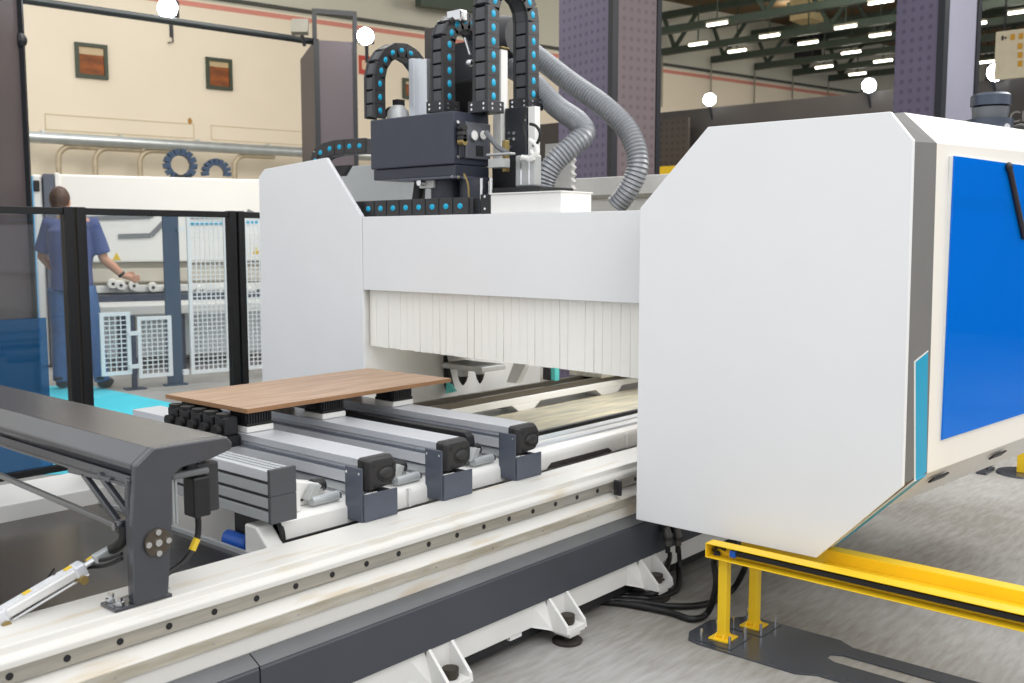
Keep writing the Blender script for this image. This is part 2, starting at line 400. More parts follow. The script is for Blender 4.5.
# ---- floodlights
def flood(px, py, d, label, r=.11, h=None):
    p = P(px, py, d=d) if d else P(px, py, x=14.88)
    t = thing('floodlight', p, label, 'floodlight', 'floodlights')
    fw = Vector((FW.x, FW.y, 0)).normalized()
    mb = MB(); mb.obox(p, RT, fw, (0, 0, 1), r*.8, .04, r*.7); mb.build('housing', TRIMB, t, bevel=.01)
    mb = MB(); q = p - fw*.05; mb.cyl(q-fw*.012, q+fw*.012, r*.85, 24); mb.build('lamp_face', GLOW, t)
    mb = MB(); mb.bar(p+fw*.05, p+(fw*.05 if d else Vector((.13, 0, 0)))-Vector((0, 0, .3)), .03, .03, (1, 0, 0)); mb.build('bracket', TRIMB, t)
    return t
flood(169, 9, 11.2, 'glaring floodlight clamped on the long pipe at the upper left', .13)
flood(366, 37, 12.3, 'glaring floodlight beside the pipe frame of the shorter column', .12)
flood(709, 100, None, 'glaring floodlight on the dark partition, left of the purple column', .12)
flood(868, 86, None, 'glaring floodlight touching the left edge of the purple column', .12)
flood(994, 73, None, 'glaring floodlight on the partition, under the yellow squared sign', .14)
p = P(300, 27, d=11.9)
t = thing('floodlight', p, 'unlit dark floodlight tilted down above the long pipe', 'floodlight', 'floodlights')
MB().obox(p, RT, Vector((FW.x, FW.y, -.6)).normalized(), Vector((.3, .3, 1)).normalized(), .1, .03, .09).build('housing', mat('grey_lamp_housing', (120, 118, 108), .5), t)
MB().bar(p, p-Vector((-.1, -.05, .2)), .03, .03, (1, 0, 0)).build('bracket', TRIMB, t)

# ---- dark partition with lettering
PART = mat('dark_partition_fabric', (78, 74, 72), .75, 0, .06, 2)
o = MB().box(15, 15.15, -6, 12.5, 0, 3.6).build('partition_wall', PART, loc=(15, 3, 0)); struct(o)
MESHP = perf('dark_perforated_screen', (74, 68, 64), (38, 34, 32), .11)
o = MB().box(14.6, 14.66, 8.9, 10.6, 0, 3.42).build('perforated_screen', MESHP, loc=(14.6, 9.7, 0)); planar_uv(o, (0, 1, 0), (0, 0, 1))
tag(o, 'dark perforated screen standing in front of the partition, right of the hose column', 'screen')
o = MB().box(13.9, 14.3, 8.2, 9.6, 0, 2.58).build('stand_wall', YELLOW, bevel=.01, loc=(14, 9, 0))
tag(o, 'yellow stand wall showing as a small strip beside the hose column', 'stand')
def text_mesh(name, s, size, Mx, m, parent=None, ext=.005):
    cu = bpy.data.curves.new(name, 'FONT'); cu.body = s; cu.size = size; cu.extrude = ext; cu.align_x = 'LEFT'
    o = bpy.data.objects.new('tmp_text', cu); COL.objects.link(o)
    dg = bpy.context.evaluated_depsgraph_get(); me = bpy.data.meshes.new_from_object(o.evaluated_get(dg))
    bpy.data.objects.remove(o)
    mb = MB(Mx); mb.add([v.co.copy() for v in me.vertices], [list(f.vertices) for f in me.polygons])
    return mb.build(name, m, parent)
LET = mat('grey_lettering', (160, 158, 155), .6)
a = P(1009, 122.5, x=14.97)
Mt = Matrix.Translation(a) @ Matrix(((0, 0, -1, 0), (-1, 0, 0, 0), (0, 1, 0, 0), (0, 0, 0, 1)))
pw_ = bpy.data.objects['partition_wall']
text_mesh('lettering', 'CH', .21, Mt, LET, pw_)
a2 = P(992, 119, x=14.97)
mb = MB(); y, z = a2.y, a2.z
mb.prism([(14.97, y+.12, z+.12), (14.97, y, z+.02), (14.97, y-.06, z+.09), (14.97, y+.0, z-.02), (14.97, y-.1, z-.14), (14.97, y-.02, z-.1)], (.03, 0, 0)); mb.build('emblem_mark', LET, pw_)
# sign with yellow squares
sg = P(996, 32, x=14.2); sb = P(996, 80, x=14.2)
t = thing('hanging_sign', (14.2, sg.y, sb.z), 'white hanging sign with orange squares, cut by the right edge', 'sign')
MB().box(14.2, 14.25, sg.y-1.6, sg.y, sb.z, sg.z).build('sign_board', mat('cream_sign_board', (238, 226, 196), .5), t)
def sq(px, py, w, h, m, nm='orange_square'):
    c = P(px, py, x=14.19); MB().box(14.185, 14.2, c.y-w*.55, c.y+w*.55, c.z-h*.8, c.z+h*.8).build(nm, m, t)
SQ = mat('orange_print', (228, 168, 40), .5)
for px, py in ((1012.5, 37), (1021, 36), (1020, 46), (1020, 55), (1020, 63.5)): sq(px, py, .045, .045, SQ)
sq(1002.5, 38, .02, .035, TRIMB, 'pictogram'); sq(1005.5, 38, .015, .015, TRIMB, 'pictogram')
for yy in (sg.y-.1, sg.y-1.5): MB().box(14.215, 14.225, yy-.01, yy+.01, sg.z, 6.76).build('hanging_wire', TRIMB, t)

# ---- things on the back wall: duct, elbows, notices
GALV = mat('galvanised_duct', (190, 196, 196), .35, .6, .08, 6)
a, b = WL(20, 137, .5), WL(280, 150.5, .5)
zc = (a.z+b.z)/2
t = thing('air_duct', WF @ Vector((a.x, -.5, zc)), 'long silver air duct along the beige back wall', 'duct')
MB(WF).tube([(a.x-1.5, -.5, zc), (b.x+4, -.5, zc)], .085, 16).build('pipe', GALV, t, smooth=True)
for px in (55, 92, 137, 232):
    q = WL(px, 150, .5).x
    mb = MB(WF); pts = [(q+.75, -.55, zc-.17), (q+.25, -.55, zc-.17)] + [(q+.25-.2*math.sin(math.radians(k*15)), -.55, zc-.37+.2*math.cos(math.radians(k*15))) for k in range(1, 7)] + [(q+.05, -.55, zc-.95)]
    mb.tube([Vector(p)+Vector((0, .1, .07)) for p in pts], .042, 12).build('elbow_branch', mat('tan_galvanised', (188, 174, 148), .5, .3, .15, 8), t, smooth=True)
for q in (a.x+.3, a.x+1.4, a.x+2.6, a.x+3.8): MB(WF).box(q, q+.03, -.5, 0, zc+.05, zc+.11).build('bracket', GALV, t)
o = MB(WF); c0 = WL(359, 55, .02); c1 = WL(371, 75, .02); o.box(c0.x, c1.x, -.02, 0, c1.z, c0.z)
o = o.build('wall_notice', REDP, loc=WF @ Vector((c0.x, 0, c1.z))); tag(o, 'red notice board on the back wall beside the arched chain', 'notice')
c0 = WL(362, 60, .03); c1 = WL(369, 70, .03)
MB(WF).box(c0.x, c1.x, -.03, -.02, c1.z, c0.z).build('printed_figure', mat('pale_print', (225, 190, 160), .6), o)
c = WL(172, 25, .03)
mb = MB(WF); mb.tube([(c.x, -.05, c.z), (c.x, -.05, c.z-.27), (c.x-.08, -.05, c.z-.29)], .012, 6)
tag(mb.build('wall_hook', TRIMB, loc=WF @ Vector((c.x, -.05, c.z))), 'thin dark wire hook on the wall below the left floodlight', 'hook')
c = WL(190, 121, .01)
ST = mat('rust_stain', (176, 128, 66), .8)
mb = MB(WF); mb.ell((c.x, -.005, c.z), .035, .006, .05); tag(mb.build('wall_bracket', ST, loc=WF @ Vector((c.x, 0, c.z))), 'small rusty bracket stub on the beige wall above the duct', 'bracket')
o = MB(); a = PW(418, 0, .5); b_ = a + Vector((1.6, -.34, 0)) + Vector((0, 0, 0.05)); o.bar(a, b_, .2, .22); o = o.build('wall_beam', TRM, loc=a)
tag(o, 'short dark green steel beam at the top edge above the arched chain', 'beam')
# ================================================================== BEHIND THE FENCE
MATT = mat('turquoise_carpet', (84, 216, 236), .85, 0, .06, 3)
pts = [P(q[0], q[1], z=0) for q in ((48, 386), (93, 386.5), (185, 406), (262, 424), (262, 470), (40, 475))]
o = MB().prism([(p.x, p.y, .0005) for p in pts], (0, 0, .0025)).build('turquoise_carpet', MATT, loc=(pts[0].x, pts[0].y, 0))
tag(o, 'turquoise carpet strip on the floor behind the fence', 'carpet')

# ---- long white panel machine in front of the wall
S0 = P(60, 300, d=11); S0.z = 0
SA = math.radians(-22); SF = frame(S0, SA); SN = Vector((-math.sin(SA), math.cos(SA), 0)); GN = Vector((-math.sin(HA), math.cos(HA), 0)); SI = SF.inverted()
def Q(px, py, off=0.0):
    return SI @ Ppl(px, py, S0 - SN*off, SN)
saw = thing('panel_saw', S0, 'long white panel saw along the back wall, worker standing at it', 'machine')
SW = mat('white_saw_paint', (238, 237, 232), .45, 0, .015, 2)
BEIG = mat('beige_saw_paint', (205, 198, 182), .5, 0, .04, 5)
a0 = Q(56, 200).x; a1 = Q(275, 200).x
zt = Q(150, 176.5).z; zm = Q(150, 262).z
MB(SF).box(a0, a1, 0, .9, zm, zt).build('upper_cover', SW, saw, bevel=.02)
MB(SF).box(a0, a1, .12, .9, .02, zm-.01).build('lower_body', BEIG, saw)
MB(SF).box(a0, a1, .04, .12, Q(150, 282).z, Q(150, 268).z).build('pressure_beam', BEIG, saw, bevel=.015)
MB(SF).box(a0, a1, .02, .12, Q(150, 292).z, Q(150, 285).z).build('roller_strip', SW, saw, bevel=.005)
MB(SF).box(a0-.12, a0-.005, -.02, .9, .02, zt).build('end_pillar', mat('slate_grey_paint', (92, 98, 110), .45), saw, bevel=.01)
e0 = Q(33, 200).x
MB(SF).box(e0, a0-.13, .02, .95, .02, zt-.01).build('end_cover', SW, saw, bevel=.02)
for px in (46.2, 31.6):
    c = Q(px, 195).x; MB(SF).box(c-.015, c+.015, .0, .03, .3, zt-.03).build('blue_stripe', mat('sky_blue_stripe', (70, 170, 225), .4), saw)
c = Q(36.5, 184); MB(SF).box(c.x-.03, c.x+.03, .0, .02, c.z-.08, c.z+.04).build('black_handle', BLACK, saw, bevel=.01)
c = Q(58, 184); MB(SF).box(c.x-.03, c.x+.02, -.03, .0, c.z-.2, c.z+.12).build('grip_handle', SW, saw, bevel=.01)
LG = mat('grey_logo_stripe', (120, 124, 128), .5)
def stripe(pts, w, m, nm):
    mb = MB(SF); q = [Q(*p) for p in pts]
    for a, b in zip(q, q[1:]): mb.bar((a.x, -.006, a.z), (b.x, -.006, b.z), w, .012, (0, 1, 0))
    mb2 = MB(SF); 
    for a, b in zip(q, q[1:]):
        d = Vector((b.x-a.x, 0, b.z-a.z)).normalized(); n = Vector((-d.z, 0, d.x))*w/2
        A = Vector((a.x, -.012, a.z)); B = Vector((b.x, -.012, b.z))
        mb2.prism([A-n, B-n, B+n, A+n], (0, .012, 0))
    return mb2.build(nm, m, saw)
stripe([(118, 236.5), (151, 235.5), (168, 218)], .055, LG, 'grey_stripe')
stripe([(70, 219), (150, 216.5), (154, 213)], .05, LG, 'grey_stripe')
stripe([(186, 223.5), (258, 222.3)], .035, CYAN, 'cyan_stripe')
stripe([(186, 217.5), (258, 216)], .03, LG, 'grey_stripe')
stripe([(247, 211), (262, 218), (262, 218.4)], .05, LG, 'grey_stripe')
for px, py in ((116.5, 257), (256, 251)):
    c = Q(px, py); MB(SF).prism([(c.x-.045, -.006, c.z-.035), (c.x+.045, -.006, c.z-.035), (c.x, -.006, c.z+.05)], (0, .006, 0)).build('warning_triangle', YELT, saw)
for px, py in ((112, 283.5), (120, 285), (133, 285.5), (152, 287), (168, 288), (200, 290), (222, 291), (250, 292)):
    c = Q(px, py); k = MB(SF).tube([(c.x, -.12, c.z), (c.x, -.03, c.z), (c.x, .05, c.z)], [.05, .058, .045], 16).build('round_knob', SW, saw, smooth=True)
    MB(SF).cyl((c.x, -.128, c.z), (c.x, -.121, c.z), .018, 10).build('knob_hole', BLACK, k)
DB = mat('dark_blue_band', (50, 58, 78), .45)
MB(SF).box(a0+.35, a1, -.25, .1, Q(130, 304).z, Q(130, 294).z).build('dark_table_edge', DB, saw)
MB(SF).box(a0+.3, a1, -1.0, .1, .72-.10, .72).build('air_table', mat('pale_grey_table', (222, 222, 218), .4, 0, .03, 5), saw, bevel=.01)
MB(SF).box(a0+.4, a1, -.5, .1, .12, .615).build('table_cabinet', mat('pale_cabinet', (222, 228, 232), .45), saw, bevel=.01)
for q in (a0+.5, a0+1.1): MB(SF).box(q, q+.08, -.85, -.77, .0, .655).build('table_leg', DB, saw)
for q in (a0+.7, a0+2.2, a0+3.4):
    MB(SF).box(q-.03, q+.03, -.512, -.5, .42, .56).build('yellow_label', YELT, saw)

# coiled energy chains on top of it
COILM = mat('blue_black_chain', (36, 58, 84), .45, 0, .2, 40)
for nm, (px, py, r, lab) in {'a': (180, 165, .15, 'larger blue black energy chain loop on top of the white panel saw'), 'b': (216, 173, .13, 'smaller blue black energy chain arch on the panel saw, right of the larger loop')}.items():
    c = Q(px, py, -.4); c.z = max(c.z, zt + (.03 if nm == 'b' else .12)); t = thing('energy_chain_loop', SF @ Vector((c.x, .4, zt)), lab, 'energy chain')
    n = 12 if nm == 'a' else 9; sp = 300 if nm == 'a' else 190
    for k in range(n):
        an = math.radians(-60 + sp*k/(n-1)) if nm == 'a' else math.radians(-5 + sp*k/(n-1))
        rd = Vector((math.cos(an), 0, math.sin(an))); tg = Vector((-math.sin(an), 0, math.cos(an)))
        MB(SF).obox(Vector((c.x, .4, c.z)) + rd*r, rd, tg, (0, 1, 0), .04, r*math.radians(sp)/(n-1)*.46, .07).build('link', COILM, t, bevel=.008)
    if nm == 'a':
        MB(SF).box(c.x-.08, c.x+.12, .33, .47, zt, zt+.05).build('mount', BLACK, t)

# ---- mesh guard panels and posts
G0 = P(137, 389, z=0); GF = frame(G0, HA); GI = GF.inverted()
def G(px, py, off=0.0): return GI @ Ppl(px, py, G0 - GN*off, GN)
MW = mat('white_mesh_wire', (236, 240, 242), .4)
def mesh_panel(label, x0, x1, yt, yb, mid=None):
    a = G(x0, yt); b = G(x1, yb); A0, A1, z1 = a.x, b.x, a.z; z0 = max(.1, b.z)
    t = thing('mesh_guard_panel', GF @ Vector((A0, 0, z0)), label, 'mesh panel', 'white mesh guard panels')
    w = .035
    MB(GF).box(A0, A1, -.015, .015, z0, z0+w).box(A0, A1, -.015, .015, z1-w, z1).box(A0, A0+w, -.0149, .0149, z0+w, z1-w).box(A1-w, A1, -.0149, .0149, z0+w, z1-w).build('frame', MW, t)
    mb = MB(GF); n = max(2, int((A1-A0-2*w)/.042))
    for i in range(1, n): x = A0+w+(A1-A0-2*w)*i/n; mb.box(x-.0045, x+.0045, -.006, .003, z0+w, z1-w)
    n = max(2, int((z1-z0-2*w)/.042))
    for i in range(1, n): z = z0+w+(z1-z0-2*w)*i/n; mb.box(A0+w, A1-w, -.003, .006, z-.0045, z+.0045)
    mb.build('wire_grid', MW, t)
    return t
mesh_panel('low white mesh guard panel nearest the worker', 99, 132, 313, 374)
mesh_panel('low white mesh guard panel between the thin dark post and the dark blue post', 136.5, 173, 317, 380)
mesh_panel('tall white mesh guard panel right of the dark blue post', 186, 231, 214, 386)
mesh_panel('tall white mesh guard panel partly hidden by the white end cover', 242, 290, 212, 386)
c = G(135, 389)
t = thing('guard_post', GF @ Vector((c.x, 0, 0)), 'thin dark post on a foot plate between the two low mesh panels', 'post')
MB(GF).box(c.x-.022, c.x+.022, -.02, .02, .012, G(135, 315).z).build('post', DB, t)
MB(GF).box(c.x-.09, c.x+.09, -.07, .07, 0, .012).build('foot_plate', DB, t)
for py in (333, 366): q = G(135, py); MB(GF).box(c.x-.05, c.x+.05, -.03, .022, q.z-.02, q.z+.02).build('clamp', MW, t)
l = G(169, 389); r = G(188, 389)
POSTB = mat('dark_slate_blue_post', (58, 80, 104), .4, 0, .04, 3)
t = thing('guard_column', GF @ Vector((l.x, 0, 0)), 'thick dark blue square post between low and tall mesh panels', 'post')
MB(GF).box(l.x, r.x-.03, .02, .05, .015, G(178, 213).z).build('post', POSTB, t, bevel=.008)
MB(GF).box(l.x-.03, r.x-.0, -.01, .09, 0, .015).build('foot_plate', POSTB, t)
for py in (229, 372): q = G(186, py); MB(GF).box(r.x-.045, r.x+.01, -.02, .03, q.z-.025, q.z+.025).build('hinge', MW, t)

# ---- safety fence
FY = 5.75
fence = thing('safety_fence', (2.75, FY, 0), 'black framed fence with clear and blue panes behind the machine bed', 'fence')
FB = mat('black_anodised_profile', (24, 24, 27), .4, .2, .1, 8)
def rail(x0, x1, z0, z1, nm='rail'): MB().box(x0, x1, FY-.02, FY+.02, z0, z1).build(nm, FB, fence, bevel=.004)
def zpx(px, py): return P(px, py, y=FY).z
XP = [(1.05, 1.11), (2.648, 2.705), (2.72, 2.778), (3.735, 3.788), (3.802, 3.852), (4.75, 4.81)]
for x0, x1 in XP:
    mb = MB(); mb.box(x0, x1, FY-.03, FY+.03, 0.015, 1.59); p_ = mb.build('post', FB, fence, bevel=.005)
    MB().box(x0-.02, x1+.02, FY-.06, FY+.06, .0035, .015).build('foot_plate', FB, p_)
for x0, x1 in ((1.11, 2.648), (2.778, 3.735), (3.852, 4.75)):
    rail(x0, x1, 1.545, 1.585); rail(x0, x1, .06, .10)
MB().box(1.11, 2.648, FY-.004, FY+.004, .965, 1.545).build('clear_pane', SMOKE, fence)
MB().box(1.11, 2.53, FY-.004, FY+.004, .10, .96).build('blue_pane', BLUEPANE, fence)
MB().box(2.54, 2.648, FY-.004, FY+.004, .10, .96).build('clear_pane', SMOKE, fence)
MB().box(2.778, 3.735, FY-.004, FY+.004, .10, 1.545).build('clear_pane', SMOKE, fence)
MB().box(3.852, 4.75, FY-.004, FY+.004, .10, 1.545).build('clear_pane', SMOKE, fence)
for x in (2.06, 3.2, 3.55): MB().cyl((x, FY-.024, 1.565), (x, FY-.016, 1.565), .009, 8).build('screw', RUBBER, fence)

# ---- the worker
def person():
    base = P(76, 389, z=0); base.z = .0035
    r = RT; f = Vector((FW.x, FW.y, 0)).normalized()
    MP = Matrix.Translation(base) @ Matrix((r, f, (0, 0, 1))).transposed().to_4x4()
    SK = mat('skin', (206, 150, 122), .55, 0, .05, 12)
    SHIRT = mat('navy_cotton', (78, 92, 142), .85, 0, .1, 14, .3, 120)
    JEAN = mat('blue_denim', (70, 104, 152), .85, 0, .14, 18, .3, 200)
    HAIR = mat('dark_brown_hair', (84, 64, 54), .6, 0, .25, 60, .5, 300)
    hipL, hipR = (-.1, 0, .95), (.1, 0, .95)
    kneL, kneR = (-.13, .05, .52), (.18, .03, .52)
    ankL, ankR = (-.14, .0, .09), (.25, .0, .09)
    shL, shR = (-.2, .05, 1.54), (.2, .05, 1.54)
    elL, elR = (-.3, .08, 1.24), (.27, .10, 1.22)
    wrL, wrR = (-.22, .28, 1.08), (.42, .16, 1.06)
    head = Vector((-.11, .1, 1.755))
    mb = MB(MP)
    mb.ell((0, .01, .98), .17, .12, .15); mb.ell((0, .02, 1.18), .155, .11, .2); mb.ell((0, .03, 1.4), .19, .13, .2)
    mb.tube([(0, .03, 1.5), (-.05, .05, 1.6), (-.09, .08, 1.7)], [.085, .06, .058], 12)
    mb.ell(head, .078, .098, .12); mb.ell(head+Vector((0, .03, -.06)), .06, .075, .07)
    mb.ell(head+Vector((0, .105, -.01)), .014, .022, .025)
    for s in (-1, 1): mb.ell(head+Vector((s*.08, 0, -.01)), .012, .022, .034)
    mb.tube([(-.1, .03, 1.52), (-.2, .04, 1.53), shL], [.08, .075, .062], 12); mb.tube([(.1, .03, 1.52), (.2, .04, 1.53), shR], [.08, .075, .062], 12)
    mb.tube([shL, (-.26, .06, 1.39), elL, (-.27, .17, 1.16), wrL], [.062, .055, .043, .043, .03], 12)
    mb.tube([shR, (.245, .07, 1.38), elR, (.345, .13, 1.145), wrR], [.062, .055, .043, .043, .03], 12)
    for h, k, a in ((hipL, kneL, ankL), (hipR, kneR, ankR)):
        mid = [(h[i]+k[i])/2 for i in range(3)]; calf = [k[i]*.6+a[i]*.4 for i in range(3)]
        mb.tube([h, mid, k, calf, a], [.1, .085, .06, .06, .042], 12)
        mb.ell((a[0], a[1]+.07, .05), .045, .12, .04)
    for w, d in ((wrR, Vector((.93, .25, -.26))), (wrL, Vector((.3, .9, -.35)))):
        w = Vector(w); d.normalize(); s = d.cross(Vector((0, 0, 1))).normalized(); u = s.cross(d)
        mb.ell(w+d*.05, .036, .03, .026); mb.tube([w, w+d*.04, w+d*.085], [.027, .03, .03], 10)
        for i, L in enumerate((.07, .08, .076, .06)):
            o_ = u*(.024-.016*i); b0 = w+d*.085+o_
            mb.tube([b0, b0+d*L*.5-s*.004+u*(.006-.006*i), b0+d*L*.95-s*.018+u*(.012-.010*i)], [.0105, .0095, .007], 8)
        b0 = w+d*.03+u*.026; mb.tube([b0, b0+d*.035+u*.025, b0+d*.07+u*.03], [.012, .011, .008], 8)
    body = mb.build('person', SK, loc=base)
    rm = body.modifiers.new('remesh', 'REMESH'); rm.mode = 'VOXEL'; rm.voxel_size = .0085; rm.use_smooth_shade = True
    sm = body.modifiers.new('smooth', 'SMOOTH'); sm.factor = .5; sm.iterations = 2
    tag(body, 'person seen from behind in navy t-shirt and jeans, right arm reaching towards the white machine', 'person')
    def cloth(name, mb, m, vs=.012):
        o = mb.build(name, m, body); q = o.modifiers.new('remesh', 'REMESH'); q.mode = 'VOXEL'; q.voxel_size = vs; q.use_smooth_shade = True
        s_ = o.modifiers.new('smooth', 'SMOOTH'); s_.factor = .5; s_.iterations = 3; return o
    mb = MB(MP)
    mb.tube([(0, .02, .93), (0, .02, 1.0), (0, .02, 1.15), (0, .03, 1.32), (0, .03, 1.48), (0, .03, 1.565)], [.185, .185, .18, .205, .2, .1], 20)
    for s, sh, el in ((-1, shL, elL), (1, shR, elR)):
        sh = Vector(sh); el = Vector(el); mb.tube([(s*.08, .03, 1.5), sh+Vector((0, 0, .0)), sh.lerp(el, .45), sh.lerp(el, .85)], [.1, .085, .078, .082], 14)
    o = cloth('t_shirt', mb, SHIRT)
    mb = MB(MP); mb.ell((0, .01, .95), .185, .135, .13)
    for h, k, a in ((hipL, kneL, ankL), (hipR, kneR, ankR)):
        mid = [(h[i]+k[i])/2 for i in range(3)]; calf = [k[i]*.55+a[i]*.45 for i in range(3)]
        mb.tube([h, mid, k, calf, (a[0], a[1], .07)], [.122, .108, .085, .08, .07], 14)
    cloth('jeans', mb, JEAN)
    for a in (ankL, ankR):
        mb = MB(MP); mb.ell((a[0], a[1]+.03, .06), .052, .09, .055); mb.ell((a[0], a[1]+.11, .045), .052, .12, .045); mb.tube([(a[0], a[1]-.02, .09), (a[0], a[1]-.02, .12)], .055, 12)
        o = cloth('shoe', mb, mat('black_shoe', (34, 34, 38), .5), .01)
    mb = MB(MP); mb.ell(head+Vector((0, -.018, .022)), .092, .105, .122); mb.ell(head+Vector((0, -.035, -.045)), .075, .08, .08)
    cloth('hair', mb, HAIR, .012)
    mb = MB(MP); w = Vector(wrR); d = (w-Vector((.345, .13, 1.145))).normalized(); mb.tube([w-d*.025, w-d*.0], [.037, .036], 14); mb.build('wristwatch', BLACK, body)
person()
# ================================================================== THE MACHINE BED
X0, X1 = -.6, 5.6
bed = thing('machine_bed', (2.5, 2.4, 0), 'long white machine bed with steel guide rails and charcoal skirt', 'machine')
def ext(poly, x0, x1, nm, m, parent=bed, bevel=0, smooth=False):
    return MB().prism([(x0, y, z) for y, z in poly], (x1-x0, 0, 0)).build(nm, m, parent, bevel=bevel, smooth=smooth)
ext([(2.375, .52), (2.212, .52), (2.208, .500), (2.197, .498), (2.19, .49), (2.19, .475), (2.22, .47), (2.22, .434), (2.165, .407), (2.165, .376), (2.17, .372), (2.17, .327), (2.2, .32), (2.2, .10), (2.375, .10)], X0, X1, 'front_beam', BEDW, bevel=.003)
lr = ext([(2.2, .474), (2.2, .436), (2.219, .436), (2.219, .474)], X0, X1-1, 'guide_rail', STEEL, bevel=.003)
ext([(2.16, .405), (2.16, .377), (2.164, .377), (2.164, .405)], X0, X1-1, 'steel_strip', STEELB)
for k in range(24):
    x = .60+.1265*k
    MB().cyl((x, 2.1985, .455), (x, 2.2005, .455), .0085, 12).build('bolt_hole', BLACK, lr)
for k in range(10):
    x = .55+.26*k
    MB().cyl((x, 2.1585, .391), (x, 2.1605, .391), .003, 8).build('screw', CHROME, bed)
LITLEDGE = mat('satin_grey_lit_ledge', (108, 109, 111), .3, .2, .06, 6)  # lighter satin grey paints light from above onto the skirt's top ledge
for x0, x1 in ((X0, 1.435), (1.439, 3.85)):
    MB().prism([(x0, 2.198, .3265), (x0, 2.168, .3265), (x0, 2.124, .304), (x0, 2.12, .298), (x0, 2.12, .158), (x0, 2.198, .158)], (x1-x0, 0, 0)).build('skirt_panel', SKIRT, bed, bevel=.002)
    MB().prism([(x0, 2.168, .3275), (x0, 2.123, .305), (x0, 2.122, .307), (x0, 2.168, .3295)], (x1-x0, 0, 0)).build('skirt_lit_ledge', LITLEDGE, bed)
MB().box(X0, X1-.9, 2.14, 2.2, .07, .157).build('base_rail', WHITE2, bed, bevel=.004)
MB().box(X0, X1-.9, 2.16, 2.35, .03, .11).build('base_underside', BLACK, bed)
# levelling feet on brackets
for k, (bx, full) in enumerate(((2.09, 1), (2.67, 1), (3.235, 1))):
    w = .085
    poly = [(bx-w, 2.14, .158), (bx+w*.55, 2.14, .158), (bx+w*.95, 2.05, .09), (bx+w*.95, 2.02, .06), (bx+w*.7, 2.01, .05), (bx-w*.2, 2.01, .05), (bx-w, 2.14, .06)]
    br = MB()
    # two sloping cheek plates and the pad plate
    br.prism([(bx-.055, 2.14, .168), (bx-.055, 2.125, .165), (bx-.055, 2.04, .078), (bx-.055, 2.035, .05), (bx-.055, 2.14, .045)], (.012, 0, 0))
    br.prism([(bx+.043, 2.14, .168), (bx+.043, 2.125, .165), (bx+.043, 2.04, .078), (bx+.043, 2.035, .05), (bx+.043, 2.14, .045)], (.012, 0, 0))
    br.box(bx-.043, bx+.043, 2.035, 2.14, .046, .066).box(bx-.03, bx+.03, 2.045, 2.115, .03, .046).box(bx-.055, bx+.055, 2.128, 2.141, .045, .17).prism([(bx-.12, 2.14, .15), (bx-.055, 2.14, .165), (bx-.055, 2.10, .05), (bx-.12, 2.14, .07)], (0, .002, 0))
    b = br.build('foot_bracket', WHITE2, bed, bevel=.003)
    MB().tube([(bx, 2.08, .066), (bx, 2.08, .074), (bx, 2.08, .098)], [.022, .026, .026], 16).build('adjusting_nut', mat('dark_nut', (62, 56, 48), .5, .3), b)
    MB().tube([(bx, 2.08, 0), (bx, 2.08, .008), (bx, 2.08, .013), (bx, 2.08, .014), (bx, 2.08, .05)], [.052, .054, .046, .016, .014], 24).build('levelling_foot', mat('dark_foot', (46, 42, 38), .55), b, smooth=True)
MB().box(2.44, 2.50, 2.145, 2.17, .055, .07).build('small_tab', WHITE2, bed)
# rear beam
ext([(3.42, .52), (3.72, .52), (3.72, .06), (3.42, .06)], X0, 3.12, 'rear_beam', WHITE2, bevel=.004)
# stretch of rear beam seen through the gantry: with openings
mb = MB()
mb.box(3.121, 5.6, 3.45, 3.72, .525, .56)
for a, b_ in ((3.121, 3.35), (4.0, 4.12), (4.75, 4.9), (5.5, 5.6)): mb.prism([(a-(.06 if a > 3.2 else 0), 3.45, .525), (b_+.06 if b_ < 5.5 else b_, 3.45, .525), (b_, 3.45, .485), (a, 3.45, .485)], (0, .2, 0))
mb.box(3.121, 5.6, 3.46, 3.72, .06, .47)
mb.build('rear_beam', WHITE2, bed, bevel=.003)
for yy in (3.47, 3.60):
    MB().box(3.0, 5.6, yy, yy+.025, .56, .590).build('guide_rail', mat('dark_oily_rail', (92, 86, 76), .35, .4), bed)
MB().box(3.0, 5.6, 3.54, 3.585, .561, .57).build('black_rack', BLACK, bed)
MB().box(3.0, 5.6, 3.64, 3.71, .561, .568).build('steel_strip', STEELB, bed)
# dusty pan under the working field
MB().prism([(3.05, 2.82, .535), (5.6, 2.82, .535), (5.6, 3.445, .49), (3.05, 3.445, .49)], (0, 0, -.01)).build('dust_pan', BEIGE, bed)
MB().box(3.05, 5.6, 2.775, 2.80, .42, .556).build('pan_edge', BLACK, bed)
MB().box(3.05, 5.6, 2.805, 2.82, .53, .548).build('pan_lip', STEELB, bed)
# inner longitudinal beam
nose = [(2.66, .10), (2.66, .575), (2.455, .575), (2.442, .571), (2.434, .562), (2.431, .55), (2.430, .507), (2.50, .50), (2.50, .10)]
ext(nose, 1.735, X1, 'inner_beam', WHITE2, smooth=True)
MB().box(X0, X1, 2.375, 2.499, .38, .40).build('gap_floor', BLACK, bed)
MB().prism([(1.735, 2.430, .56), (1.735, 2.430, .47), (1.735, 2.49, .47), (1.735, 2.49, .56)], (.30, 0, 0)).build('nose_block', WHITE2, bed)
MB().box(2.95, X1, 2.51, 2.54, .575, .584).build('guide_rail', ALU, bed)
MB().box(2.95, X1, 2.59, 2.63, .575, .582).build('guide_rail', ALU, bed)
MB().box(1.738, 2.03, 2.422, 2.430, .468, .508).build('black_cover_strip', BLACK, bed)
mb = MB(); pts = [(1.735, 2.49-.064*math.sin(math.radians(a)), .514+.064*math.cos(math.radians(a))) for a in range(0, 91, 10)] + [(1.735, 2.425, .47)]
mb.tube(pts, .009, 8); mb.build('rubber_gasket', RUBBER, bed, smooth=True)
